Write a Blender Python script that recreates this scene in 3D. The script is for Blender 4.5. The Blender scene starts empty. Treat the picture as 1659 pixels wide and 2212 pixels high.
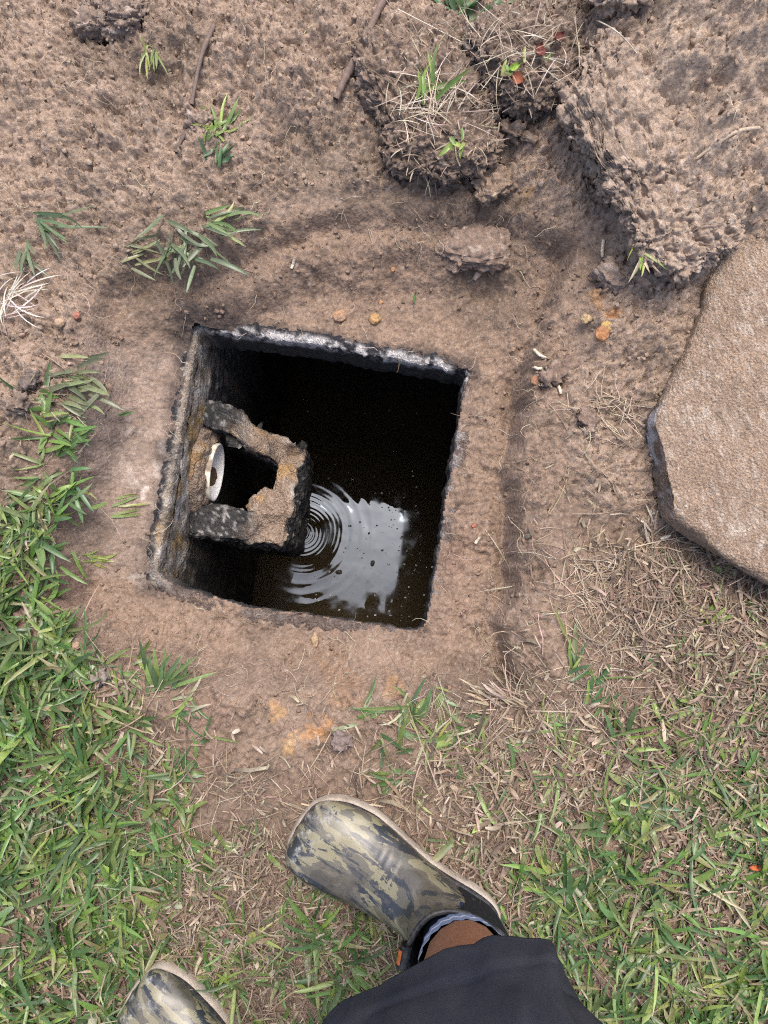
import bpy, math
import numpy as np
from mathutils import Matrix, Vector

# ------------------------------------------------------------------ camera, sky, sun, exposure
SC = bpy.context.scene
COL = SC.collection
H = 1.10                       # phone height above the lawn
FPX = 1580.0                   # focal length in units of a 1659 x 2212 picture
NU, NV = 800.0, 1285.0         # where straight-down falls in that picture
_d = np.array([NU - 829.5, -(NV - 1106.0), -FPX]); _d /= np.linalg.norm(_d)
_Z = -_d
_X = np.array([1.0, 0, 0]) - _Z[0] * _Z; _X /= np.linalg.norm(_X)
_Y = np.cross(_Z, _X)
RM = np.array([_X, _Y, _Z])    # camera -> world
cam_d = bpy.data.cameras.new('camera'); cam = bpy.data.objects.new('camera', cam_d); COL.objects.link(cam)
cam_d.sensor_fit = 'HORIZONTAL'; cam_d.sensor_width = 36.0; cam_d.lens = 36.0 * FPX / 1659.0
cam_d.clip_start = 0.01; cam_d.clip_end = 500.0
M4 = Matrix.Identity(4)
for i in range(3):
    for j in range(3): M4[i][j] = RM[i][j]
M4[2][3] = H
cam.matrix_world = M4
SC.camera = cam

SUN_EL, SUN_AZ = math.radians(70), math.radians(12)      # azimuth measured from +Y towards +X
wd = bpy.data.worlds.new('World'); SC.world = wd; wd.use_nodes = True
wn = wd.node_tree.nodes; wl = wd.node_tree.links
bg = wn['Background']; sky = wn.new('ShaderNodeTexSky'); sky.sky_type = 'NISHITA'
sky.sun_disc = False; sky.sun_elevation = SUN_EL; sky.sun_rotation = SUN_AZ
sky.air_density = 0.55; sky.dust_density = 4.0; sky.ozone_density = 0.6
wl.new(sky.outputs[0], bg.inputs[0]); bg.inputs[1].default_value = 0.15
sun_d = bpy.data.lights.new('sun', 'SUN'); sun_d.energy = 0.75; sun_d.angle = math.radians(25); sun_d.color = (1.0, 0.955, 0.90)
sun = bpy.data.objects.new('sun', sun_d); COL.objects.link(sun)
sun.rotation_euler = Vector((-math.sin(SUN_AZ) * math.cos(SUN_EL), -math.cos(SUN_AZ) * math.cos(SUN_EL), -math.sin(SUN_EL))).to_track_quat('-Z', 'Y').to_euler()
sun.location = (0.5, 0.7, 3.0)
SC.view_settings.view_transform = 'Standard'; SC.view_settings.look = 'None'
SC.view_settings.gamma = 1.0; SC.view_settings.use_curve_mapping = False
SC.view_settings.exposure = 1.42
SC.cycles.use_denoising = False; SC.cycles.filter_width = 1.15; SC.cycles.sample_clamp_indirect = 4.0

rng = np.random.default_rng(7)

# ------------------------------------------------------------------ coordinates
def P(u, v, z=0.0):
    d = RM @ np.array([u - 829.5, -(v - 1106.0), -FPX])
    t = (z - H) / d[2]
    return np.array([d[0] * t, d[1] * t, z])
def W(pts, z=0.0): return np.array([P(u, v, z)[:2] for u, v in pts])
def to_px(x, y, z):
    p = np.stack([x, y, z - H], -1) @ RM
    return 829.5 + FPX * p[..., 0] / -p[..., 2], 1106.0 - FPX * p[..., 1] / -p[..., 2]

# ------------------------------------------------------------------ noise
_perm = np.random.default_rng(11).permutation(4096).astype(np.int64)
def _h(ix, iy, iz=0, k=0):
    return _perm[(_perm[(_perm[(ix + 31 * k) & 4095] + iy) & 4095] + iz) & 4095]
def _hf(ix, iy, iz=0, k=0): return _h(ix, iy, iz, k) / 4096.0
def noise3(x, y, z, k=0):
    xi, yi, zi = np.floor(x).astype(np.int64), np.floor(y).astype(np.int64), np.floor(z).astype(np.int64)
    fx, fy, fz = x - xi, y - yi, z - zi
    sx, sy, sz = [f * f * f * (f * (f * 6 - 15) + 10) for f in (fx, fy, fz)]
    def c(a, b, d): return _hf(xi + a, yi + b, zi + d, k)
    l = lambda a, b, t: a + (b - a) * t
    return 2 * l(l(l(c(0,0,0), c(1,0,0), sx), l(c(0,1,0), c(1,1,0), sx), sy),
                 l(l(c(0,0,1), c(1,0,1), sx), l(c(0,1,1), c(1,1,1), sx), sy), sz) - 1
def noise2(x, y, k=0):
    xi, yi = np.floor(x).astype(np.int64), np.floor(y).astype(np.int64)
    fx, fy = x - xi, y - yi
    sx, sy = [f * f * f * (f * (f * 6 - 15) + 10) for f in (fx, fy)]
    c = lambda a, b: _hf(xi + a, yi + b, 7, k)
    l = lambda a, b, t: a + (b - a) * t
    return 2 * l(l(c(0,0), c(1,0), sx), l(c(0,1), c(1,1), sx), sy) - 1
def fbm2(x, y, s, o=4, k=0):
    r = np.zeros_like(x); a = 1.0; t = 0
    for i in range(o):
        r += a * noise2(x * s + 17.3 * i, y * s - 9.1 * i, k + i); t += a; a *= 0.5; s *= 2.03
    return r / t
def fbm3(p, s, o=4, k=0):
    r = np.zeros(len(p)); a = 1.0; t = 0
    for i in range(o):
        r += a * noise3(p[:,0] * s + 17.3 * i, p[:,1] * s - 9.1 * i, p[:,2] * s + 3.7 * i, k + i); t += a; a *= 0.5; s *= 2.03
    return r / t
def domes2(x, y, cell, k=0, r0=0.62):
    """heights 0..1 of crumbs, one per jittered cell"""
    gx, gy = x / cell, y / cell
    ix, iy = np.floor(gx).astype(np.int64), np.floor(gy).astype(np.int64)
    best = np.zeros_like(x)
    for a in (-1, 0, 1):
        for b in (-1, 0, 1):
            jx, jy = ix + a, iy + b
            cx = jx + 0.15 + 0.7 * _hf(jx, jy, 1, k); cy = jy + 0.15 + 0.7 * _hf(jx, jy, 2, k)
            am = 0.25 + 0.75 * _hf(jx, jy, 3, k); r = r0 * (0.6 + 0.6 * _hf(jx, jy, 4, k))
            d2 = ((gx - cx) ** 2 + (gy - cy) ** 2) / (r * r)
            best = np.maximum(best, am * np.sqrt(np.maximum(0, 1 - d2)))
    return best
def domes3(p, cell, k=0, r0=0.68):
    g = p / cell; i0 = np.floor(g).astype(np.int64); best = np.zeros(len(p))
    for a in (-1, 0, 1):
        for b in (-1, 0, 1):
            for c in (-1, 0, 1):
                j = i0 + (a, b, c)
                q = [j[:, n] + 0.15 + 0.7 * _hf(j[:,0], j[:,1], j[:,2], k + n) for n in range(3)]
                am = 0.25 + 0.75 * _hf(j[:,0], j[:,1], j[:,2], k + 3); r = r0 * (0.6 + 0.6 * _hf(j[:,0], j[:,1], j[:,2], k + 4))
                d2 = sum((g[:, n] - q[n]) ** 2 for n in range(3)) / (r * r)
                best = np.maximum(best, am * np.sqrt(np.maximum(0, 1 - d2)))
    return best
def cracks2(x, y, cell, k=0):
    """distance to the border between jittered cells, in cells"""
    gx, gy = x / cell, y / cell; ix, iy = np.floor(gx).astype(np.int64), np.floor(gy).astype(np.int64)
    f1 = np.full(x.shape, 9.0); f2 = np.full(x.shape, 9.0)
    for a in (-1, 0, 1):
        for b in (-1, 0, 1):
            jx, jy = ix + a, iy + b
            d = np.hypot(gx - jx - 0.05 - 0.9 * _hf(jx, jy, 1, k), gy - jy - 0.05 - 0.9 * _hf(jx, jy, 2, k))
            f2 = np.minimum(f2, np.maximum(f1, d)); f1 = np.minimum(f1, d)
    return f2 - f1
def cracks3(p, cell, k=0):
    g = p / cell; i0 = np.floor(g).astype(np.int64); f1 = np.full(len(p), 9.0); f2 = f1.copy()
    for a in (-1, 0, 1):
        for b in (-1, 0, 1):
            for c in (-1, 0, 1):
                j = i0 + (a, b, c)
                d = np.sqrt(sum((g[:, n] - j[:, n] - 0.05 - 0.9 * _hf(j[:,0], j[:,1], j[:,2], k + n)) ** 2 for n in range(3)))
                f2 = np.minimum(f2, np.maximum(f1, d)); f1 = np.minimum(f1, d)
    return f2 - f1
def ss(a, b, x):
    t = np.clip((x - a) / (b - a), 0, 1); return t * t * (3 - 2 * t)
def sdf(poly, x, y):
    """signed distance to a polygon, negative inside"""
    n = len(poly); d = np.full(x.shape, 1e9); ins = np.zeros(x.shape, bool)
    for i in range(n):
        ax, ay = poly[i]; bx, by = poly[(i + 1) % n]
        ex, ey = bx - ax, by - ay
        t = np.clip(((x - ax) * ex + (y - ay) * ey) / (ex * ex + ey * ey), 0, 1)
        d = np.minimum(d, (x - ax - t * ex) ** 2 + (y - ay - t * ey) ** 2)
        c = ((ay > y) != (by > y)) & (x < ex * (y - ay) / (ey if ey != 0 else 1e-9) + ax)
        ins ^= c
    d = np.sqrt(d); return np.where(ins, -d, d)
def line_d(pts, x, y):
    d = np.full(x.shape, 1e9)
    for (ax, ay), (bx, by) in zip(pts[:-1], pts[1:]):
        ex, ey = bx - ax, by - ay
        t = np.clip(((x - ax) * ex + (y - ay) * ey) / (ex * ex + ey * ey), 0, 1)
        d = np.minimum(d, (x - ax - t * ex) ** 2 + (y - ay - t * ey) ** 2)
    return np.sqrt(d)
def crom(keys, s):
    """Catmull-Rom through rows of keys at parameter s (0..n-1)"""
    keys = np.asarray(keys, float); n = len(keys); s = np.clip(np.asarray(s, float), 0, n - 1 - 1e-9)
    i = np.floor(s).astype(int); t = (s - i)[..., None]
    g = lambda j: keys[np.clip(j, 0, n - 1)]
    p0, p1, p2, p3 = g(i - 1), g(i), g(i + 1), g(i + 2)
    return 0.5 * (2 * p1 + (p2 - p0) * t + (2 * p0 - 5 * p1 + 4 * p2 - p3) * t ** 2 + (3 * p1 - p0 - 3 * p2 + p3) * t ** 3)

# ------------------------------------------------------------------ meshes and materials
def mk(name, V, F, mat, col=None, parent=None, smooth=True, label=None, cat=None, group=None, kind=None):
    V = np.ascontiguousarray(V, np.float32); F = np.ascontiguousarray(F, np.int32)
    k = F.shape[1]
    me = bpy.data.meshes.new(name)
    me.vertices.add(len(V)); me.vertices.foreach_set('co', V.ravel())
    me.loops.add(F.size); me.loops.foreach_set('vertex_index', F.ravel())
    me.polygons.add(len(F)); me.polygons.foreach_set('loop_start', np.arange(0, F.size, k, dtype=np.int32))
    if smooth: me.polygons.foreach_set('use_smooth', np.ones(len(F), bool))
    if col is not None:
        c = np.ones((len(V), 4), np.float32); c[:, :3] = np.clip(col, 0, 1)
        me.color_attributes.new('tint', 'FLOAT_COLOR', 'POINT').data.foreach_set('color', c.ravel())
    me.update(calc_edges=True); me.validate()
    me.materials.append(mat)
    o = bpy.data.objects.new(name, me); COL.objects.link(o)
    if parent is not None: o.parent = parent
    tag(o, label, cat, group, kind)
    return o
def tag(o, label=None, cat=None, group=None, kind=None):
    for k, v in (('label', label), ('category', cat), ('group', group), ('kind', kind)):
        if v: o[k] = v
    return o
def empty(name, loc, rz=0.0, **kw):
    o = bpy.data.objects.new(name, None); COL.objects.link(o); o.location = loc; o.rotation_euler = (0, 0, rz)
    o.empty_display_size = 0.05
    return tag(o, kw.get('label'), kw.get('cat'), kw.get('group'), kw.get('kind'))
def grid_faces(nu, nv, wrap=False):
    """quads of an nu x nv vertex grid (nu slow); wrap closes the nv direction"""
    i = np.arange(nu - 1)[:, None]; j = np.arange(nv if wrap else nv - 1)[None, :]; j2 = (j + 1) % nv
    return np.stack([i * nv + j, i * nv + j2, (i + 1) * nv + j2, (i + 1) * nv + j], -1).reshape(-1, 4)
def normals(V, F):
    n = np.zeros_like(V); a = V[F[:, 1]] - V[F[:, 0]]; b = V[F[:, -1]] - V[F[:, 0]]
    fn = np.cross(a, b)
    for k in range(F.shape[1]): np.add.at(n, F[:, k], fn)
    return n / np.maximum(np.linalg.norm(n, axis=1, keepdims=True), 1e-12)
_ico = {}
def ico(s):
    if s not in _ico:
        import bmesh
        bm = bmesh.new(); bmesh.ops.create_icosphere(bm, subdivisions=s, radius=1.0)
        _ico[s] = (np.array([v.co[:] for v in bm.verts]), np.array([[v.index for v in f.verts] for f in bm.faces])); bm.free()
    return _ico[s]
def rough_box(lo, hi, step, r=0.01):
    """rounded box, welded, as a fine quad grid"""
    lo, hi = np.array(lo, float), np.array(hi, float); n = np.maximum(2, np.round((hi - lo) / step).astype(int) + 1)
    V = []; F = []; off = 0
    ax = [np.linspace(lo[k], hi[k], n[k]) for k in range(3)]
    for k in range(3):
        a, b = (k + 1) % 3, (k + 2) % 3
        A, B = np.meshgrid(ax[a], ax[b], indexing='ij')
        for side in (0, 1):
            v = np.zeros(A.shape + (3,)); v[..., a] = A; v[..., b] = B; v[..., k] = (lo, hi)[side][k]
            f = grid_faces(n[a], n[b])
            F.append((f if not side else f[:, ::-1])[:, ::-1] + off); V.append(v.reshape(-1, 3)); off += A.size
    V = np.concatenate(V); F = np.concatenate(F)
    _, idx, inv = np.unique(np.round(V, 6), axis=0, return_index=True, return_inverse=True)
    V = V[idx]; F = inv.reshape(-1)[F]
    cn = (lo + hi) / 2; fn = np.cross(V[F[:, 1]] - V[F[:, 0]], V[F[:, 3]] - V[F[:, 0]]); fl = np.sum(fn * (V[F].mean(1) - cn), 1) < 0; F[fl] = F[fl][:, ::-1]
    c = np.clip(V, lo + r, hi - r); d = V - c; l = np.linalg.norm(d, axis=1, keepdims=True)
    return np.where(l > 1e-9, c + d / np.maximum(l, 1e-9) * r, V), F
def tube(pts, rad, seg=6, cap=True):
    pts = np.asarray(pts, float); n = len(pts); rad = np.broadcast_to(np.asarray(rad, float), (n,))
    t = np.gradient(pts, axis=0); t /= np.linalg.norm(t, axis=1, keepdims=True)
    ref = np.array([0.31, 0.17, 0.93]); a = np.cross(t, ref); a /= np.linalg.norm(a, axis=1, keepdims=True); b = np.cross(t, a)
    ph = np.linspace(0, 2 * np.pi, seg, endpoint=False)
    V = pts[:, None] + rad[:, None, None] * (np.cos(ph)[None, :, None] * a[:, None] + np.sin(ph)[None, :, None] * b[:, None])
    return V.reshape(-1, 3), grid_faces(n, seg, True)

def mat_tint(name, rough=0.95, spec=0.2, bump=0.0, bscale=900.0, var=0.0, vscale=220.0, trans=0.0, coat=0.0, crumb=0.0):
    m = bpy.data.materials.new(name); m.use_nodes = True; nt = m.node_tree; n = nt.nodes; l = nt.links
    b = n['Principled BSDF']; b.inputs['Roughness'].default_value = rough; b.inputs['Specular IOR Level'].default_value = spec
    if coat: b.inputs['Coat Weight'].default_value = coat; b.inputs['Coat Roughness'].default_value = 0.25
    at = n.new('ShaderNodeVertexColor'); at.layer_name = 'tint'; out = at.outputs[0]
    geo = n.new('ShaderNodeNewGeometry')
    if var:
        nz = n.new('ShaderNodeTexNoise'); nz.inputs['Scale'].default_value = vscale; nz.inputs['Detail'].default_value = 5; nz.inputs['Roughness'].default_value = 0.7
        l.new(geo.outputs['Position'], nz.inputs['Vector'])
        mr = n.new('ShaderNodeMapRange'); mr.inputs[1].default_value = 0.3; mr.inputs[2].default_value = 0.7; mr.inputs[3].default_value = 1 - var; mr.inputs[4].default_value = 1 + var
        l.new(nz.outputs[0], mr.inputs[0])
        mx = n.new('ShaderNodeMix'); mx.data_type = 'RGBA'; mx.blend_type = 'MULTIPLY'; mx.inputs[0].default_value = 1
        l.new(out, mx.inputs[6]); l.new(mr.outputs[0], mx.inputs[7]); out = mx.outputs[2]
    l.new(out, b.inputs['Base Color'])
    if bump:
        nb = n.new('ShaderNodeTexNoise'); nb.inputs['Scale'].default_value = bscale; nb.inputs['Detail'].default_value = 4; nb.inputs['Roughness'].default_value = 0.65
        l.new(geo.outputs['Position'], nb.inputs['Vector'])
        hgt_ = nb.outputs[0]
        if crumb:
            vo = n.new('ShaderNodeTexVoronoi'); vo.inputs['Scale'].default_value = crumb; vo.feature = 'F1'
            wm = n.new('ShaderNodeVectorMath'); wm.operation = 'MULTIPLY_ADD'; l.new(nb.outputs['Color'], wm.inputs[0]); wm.inputs[1].default_value = (0.006, 0.006, 0.006); l.new(geo.outputs['Position'], wm.inputs[2]); l.new(wm.outputs[0], vo.inputs['Vector'])
            ma = n.new('ShaderNodeMath'); ma.operation = 'MULTIPLY_ADD'; l.new(vo.outputs['Distance'], ma.inputs[0]); ma.inputs[1].default_value = -1.1; l.new(nb.outputs[0], ma.inputs[2]); hgt_ = ma.outputs[0]
        bp = n.new('ShaderNodeBump'); bp.inputs['Strength'].default_value = bump; bp.inputs['Distance'].default_value = 0.004
        l.new(hgt_, bp.inputs['Height']); l.new(bp.outputs[0], b.inputs['Normal'])
    if trans:
        tr = n.new('ShaderNodeBsdfTranslucent'); l.new(out, tr.inputs[0]); mx = n.new('ShaderNodeMixShader'); mx.inputs[0].default_value = trans
        l.new(b.outputs[0], mx.inputs[1]); l.new(tr.outputs[0], mx.inputs[2]); l.new(mx.outputs[0], n['Material Output'].inputs[0])
    return m
def mat_plain(name, rgb, rough=0.6, spec=0.4, var=0.15, vscale=60.0, bump=0.0, bscale=400.0, stretch=None, second=None, thr=(0.45, 0.6)):
    """one colour with noise variation, or two colours mixed by noise"""
    m = bpy.data.materials.new(name); m.use_nodes = True; nt = m.node_tree; n = nt.nodes; l = nt.links
    b = n['Principled BSDF']; b.inputs['Roughness'].default_value = rough; b.inputs['Specular IOR Level'].default_value = spec
    tc = n.new('ShaderNodeTexCoord'); src = tc.outputs['Object']
    if stretch:
        mp = n.new('ShaderNodeMapping'); mp.inputs['Scale'].default_value = stretch; l.new(src, mp.inputs[0]); src = mp.outputs[0]
    nz = n.new('ShaderNodeTexNoise'); nz.inputs['Scale'].default_value = vscale; nz.inputs['Detail'].default_value = 6; nz.inputs['Roughness'].default_value = 0.65
    l.new(src, nz.inputs['Vector'])
    cr = n.new('ShaderNodeValToRGB'); c2 = second or tuple(min(1, c * (1 + var)) for c in rgb); c1 = rgb if second else tuple(c * (1 - var) for c in rgb)
    cr.color_ramp.elements[0].position = thr[0] if second else 0.3; cr.color_ramp.elements[0].color = (*c1, 1)
    cr.color_ramp.elements[1].position = thr[1] if second else 0.7; cr.color_ramp.elements[1].color = (*c2, 1)
    l.new(nz.outputs[0], cr.inputs[0]); l.new(cr.outputs[0], b.inputs['Base Color'])
    if bump:
        nb = n.new('ShaderNodeTexNoise'); nb.inputs['Scale'].default_value = bscale; nb.inputs['Detail'].default_value = 3
        l.new(tc.outputs['Object'], nb.inputs['Vector']); bp = n.new('ShaderNodeBump'); bp.inputs['Strength'].default_value = bump; bp.inputs['Distance'].default_value = 0.002
        l.new(nb.outputs[0], bp.inputs['Height']); l.new(bp.outputs[0], b.inputs['Normal'])
    return m

M_soil = mat_tint('soil', 0.95, 0.15, bump=0.5, bscale=260, var=0.26, vscale=170, crumb=150)
M_conc = mat_tint('crusted_concrete', 0.85, 0.25, bump=0.9, bscale=300, var=0.45, vscale=300, crumb=240)
M_wet = mat_tint('wet_concrete', 0.6, 0.4, bump=0.6, bscale=400, var=0.45, vscale=140)
M_grass = mat_tint('grass_leaf', 0.36, 0.55, var=0.22, vscale=190, trans=0.22)
M_straw = mat_tint('dead_grass', 0.75, 0.25, var=0.25, vscale=200, trans=0.08)
M_root = mat_tint('root', 0.8, 0.2, var=0.25, vscale=300)

# ------------------------------------------------------------------ terrain
ZR = -0.08                                                   # top of the tank's roof round the opening
# tank frame: local x runs from the inlet wall into the tank, local y along that wall
TLw, BLw = P(428, 706, ZR), P(338, 1238, ZR)
_e1 = (TLw - BLw)[:2]; TANK_H = np.linalg.norm(_e1); _e1 /= TANK_H; _e2 = np.array([_e1[1], -_e1[0]])
TANK_RZ = math.atan2(_e2[1], _e2[0])
def loc_of(p): q = np.asarray(p)[..., :2] - BLw[:2]; return np.stack([q @ _e2, q @ _e1], -1)
def Lp(u, v, z): return loc_of(P(u, v, z))
def world_of(ab): ab = np.asarray(ab); return BLw[:2] + ab[..., :1] * _e2 + ab[..., 1:2] * _e1
OPEN = np.array([Lp(338, 1238, ZR), Lp(375, 1262, ZR), Lp(520, 1308, ZR), Lp(720, 1335, ZR), Lp(905, 1362, ZR), Lp(921, 1345, ZR), Lp(955, 1130, ZR), Lp(985, 950, ZR),
                 Lp(1007, 806, ZR), Lp(850, 776, ZR), Lp(700, 748, ZR), Lp(560, 728, ZR), Lp(475, 722, ZR), Lp(428, 712, ZR), Lp(382, 960, ZR), Lp(350, 1120, ZR)])
OPEN[0, 0] = OPEN[-1, 0] = OPEN[-2, 0] = OPEN[-3, 0] = 0.0
OPENW = world_of(OPEN)

ST = 0.0027
fx = np.arange(-0.80, 0.80 + ST / 2, ST); fy = np.arange(-0.78, 1.14 + ST / 2, ST)
grow = np.array([0.004, 0.01, 0.02, 0.035, 0.06, 0.1, 0.16, 0.25, 0.4, 0.6, 1.0, 1.6, 2.6, 4.5, 8, 15, 30, 60, 120.0])
gx = np.concatenate([fx[0] - grow[::-1], fx, fx[-1] + grow]); gy = np.concatenate([fy[0] - grow[::-1], fy, fy[-1] + grow])
X, Y = np.meshgrid(gx, gy, indexing='ij')

PIT = W([(228, 640), (330, 592), (430, 585), (560, 520), (700, 478), (900, 468), (1100, 490), (1235, 560), (1190, 690), (1150, 850), (1128, 1000), (1118, 1150),
         (1130, 1260), (1100, 1340), (1118, 1480), (1050, 1520), (900, 1500), (700, 1500), (420, 1470), (290, 1450), (200, 1400), (110, 1290), (130, 1150), (165, 1000), (212, 860), (215, 720)], -0.03)
SPOIL = W([(-400, -500), (2200, -500), (2200, 1130), (1400, 1150), (1260, 1120), (1200, 1000), (1215, 800), (1290, 590), (1120, 450), (900, 420), (700, 440), (560, 500), (420, 560),
           (300, 570), (215, 640), (195, 760), (180, 900), (110, 930), (40, 1140), (-60, 1190), (-400, 1230)], 0.0)
SMOOTH = [W(p, -0.08) for p in (
    [(560, 490), (700, 480), (920, 480), (930, 540), (760, 560), (600, 530)], [(1080, 900), (1115, 900), (1105, 1480), (1060, 1480)],
    [(230, 760), (400, 740), (360, 1050), (320, 1250), (160, 1260), (200, 1000)], [(380, 1430), (1000, 1450), (1000, 1490), (400, 1480)],
    [(1190, 560), (1300, 540), (1310, 610), (1200, 700)], [(1150, 620), (1240, 600), (1230, 760), (1160, 800)])]
fb = lambda s, o=4, k=0: fbm2(X, Y, s, o, k)
n_lo = fb(9, 4, 1); n_mid = fb(26, 4, 2); n_hi = fb(70, 3, 3)
dP = sdf(PIT, X, Y) + 0.011 * fb(24, 3, 5) + 0.004 * n_hi
dS = sdf(SPOIL, X, Y) + 0.012 * n_mid
spoil = ss(0.012, -0.03, dS); deep_spoil = ss(0.0, -0.22, dS)
wdt = 0.050 + 0.075 * ss(0.36, 0.52, Y) * ss(-0.32, -0.1, X) + 0.02 * ss(-0.1, -0.3, Y)
pit = ss(0.004, 0.0, dP + wdt * 0) * 0 + np.clip((0.004 - dP) / (wdt + 0.004), 0, 1); pit = pit * pit * (3 - 2 * pit); tops = ss(0.33, 0.45, Y); pit = pit * (1 - tops) + tops * (0.5 * ss(0.006, -0.024, dP) + 0.5 * ss(-0.050, -0.115, dP + 0.02 * n_lo))
steep = 0.62 * ss(0.000, -0.024, dP) + 0.38 * ss(0.045, -0.035, dP)
side = ss(0.10, 0.22, X) * ss(0.60, 0.3, Y)               # the right-hand cut is steep
pit = pit * (1 - side) + steep * side
smooth = np.zeros_like(X)
for s in SMOOTH: smooth = np.maximum(smooth, ss(0.012, -0.018, sdf(s, X, Y) + 0.012 * n_mid))
smooth *= (0.75 + 0.25 * n_hi)
WX = X + 0.0035 * noise2(X * 120, Y * 120, 15) + 0.007 * n_mid; WY = Y + 0.0035 * noise2(X * 120, Y * 120, 16) + 0.007 * fb(31, 2, 17)
d1 = domes2(WX, WY, 0.030, 21); d2 = domes2(WX, WY, 0.016, 22); d3 = domes2(WX, WY, 0.009, 23); d4 = domes2(WX, WY, 0.0058, 24)
Z = 0.006 * n_lo + 0.004 * n_mid
Z += spoil * (0.012 + 0.022 * deep_spoil) + spoil * (0.010 + 0.014 * deep_spoil) * (n_lo + 0.40 * n_mid)
def bump(u, v, r, h, z=0.03, ax=1.0, rot=0.0):
    p = P(u, v, z); dx, dy = X - p[0], Y - p[1]; c, s = math.cos(rot), math.sin(rot)
    q = ((dx * c + dy * s) / (r * ax)) ** 2 + ((-dx * s + dy * c) / r) ** 2
    return h * np.exp(-q)
mound = bump(1580, 120, 0.22, 0.115) + bump(1500, 470, 0.16, 0.075) + bump(1660, 500, 0.12, 0.04) + bump(1400, 330, 0.09, 0.03) + bump(1225, 330, 0.09, 0.035) + bump(1190, 480, 0.06, 0.012) + bump(1380, 700, 0.07, 0.03) + bump(1330, 100, 0.12, 0.05) + bump(900, 120, 0.11, 0.03) + bump(120, 60, 0.14, 0.025) + bump(140, 260, 0.09, 0.02) \
    + bump(60, 780, 0.07, 0.02) + bump(1280, 900, 0.06, 0.018) + bump(1230, 1050, 0.06, 0.014) + bump(620, 160, 0.10, 0.018)
MOUND = W([(1290, -600), (1245, -100), (1235, 130), (1262, 330), (1322, 500), (1320, 620), (1420, 690), (1560, 600), (1720, 440), (2200, 300), (2200, -600)], 0.05)
dM = sdf(MOUND, X, Y) + 0.014 * fb(16, 4, 38)
mound = mound * 0.9 + 0.030 * ss(0.010, -0.050, dM) + 0.045 * ss(0.0, -0.18, dM)
Z += mound * (0.85 + 0.35 * n_lo) + 0.010 * ss(0.0, -0.05, dM) * n_mid
floor = ZR - 0.001 + 0.004 * n_lo + 0.0025 * n_mid
gr1 = line_d(W([(1100, 850), (1092, 1100), (1085, 1300), (1078, 1465)], ZR), X, Y); gr2 = line_d(W([(420, 1462), (700, 1470), (1060, 1478)], ZR), X, Y)
floor -= 0.012 * np.exp(-(gr1 / 0.010) ** 2) + 0.006 * np.exp(-(gr2 / 0.012) ** 2)
floor += 0.012 * ss(-0.10, -0.02, dP) * (1 - side)
Z = Z * (1 - pit) + floor * pit
rough_amt = (0.75 + 0.7 * spoil) * (1 - 0.30 * pit) * (1 - 0.78 * smooth)
patch = 0.30 + 1.0 * ss(-0.25, 0.30, fb(12, 4, 31) + 0.35 * spoil)
clumpy = spoil * (0.35 + 0.65 * ss(-0.1, 0.3, fb(7, 3, 41))) * (1 - pit)
Z += rough_amt * patch * (0.0036 * d2 + 0.0046 * d3 + 0.0040 * d4 + 0.0035 * n_hi) + clumpy * (0.007 * d1 + 0.006 * d2) * ss(-0.35, 0.25, fb(20, 2, 42))
ckA = ss(0.26, 0.0, cracks2(WX, WY, 0.021, 35)); ckB = ss(0.32, 0.0, cracks2(WX, WY, 0.0105, 36)); cp = ss(-0.3, 0.25, fb(10, 4, 37) + 0.3 * spoil) * (1 - 0.85 * smooth)
Z -= cp * ((0.0035 + 0.0030 * spoil) * ckA * ss(-0.2, 0.2, n_lo + 0.3) + 0.0030 * ckB)
tr1 = fb(9, 4, 33); tr2 = fb(15, 4, 34); near_cut = ss(-0.16, -0.02, dP) * ss(0.10, 0.02, dP) * (1 - 0.6 * smooth)
Z += near_cut * (0.0075 * ss(-0.02, 0.03, tr1) + 0.005 * ss(0.03, 0.06, tr2) + 0.004 * ss(0.16, 0.20, tr1))
Z += pit * (1 - smooth) * (0.0016 * d3 + 0.0022 * n_hi * (n_mid > 0))
# shallow cracks in the trodden clay on the right
ck = np.abs(fb(17, 3, 61)); crack = ss(0.035, 0.0, ck) * ss(0.06, 0.0, sdf(W([(1130, 800), (1300, 780), (1400, 900), (1400, 1180), (1150, 1250)], 0), X, Y)) * (1 - pit)
Z -= 0.006 * crack
far = ss(0.9, 2.5, np.hypot(X, Y)); Z *= (1 - far)
dH = sdf(OPENW, X, Y)
loc = loc_of(np.stack([X, Y], -1))
Z -= 0.0035 * ss(0.03, 0.0, dH)

def sampler(A):
    def f(x, y):
        i = np.clip((np.asarray(x) - fx[0]) / ST, 0, len(fx) - 1.001); j = np.clip((np.asarray(y) - fy[0]) / ST, 0, len(fy) - 1.001)
        a, b = np.floor(i).astype(int), np.floor(j).astype(int); s, t = i - a, j - b; a = a + len(grow); b = b + len(grow)
        return (A[a, b] * (1 - s) * (1 - t) + A[a + 1, b] * s * (1 - t) + A[a, b + 1] * (1 - s) * t + A[a + 1, b + 1] * s * t)
    return f
zat = sampler(Z); dPat = sampler(dP); spat = sampler(spoil); dHat = sampler(dH)

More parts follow.
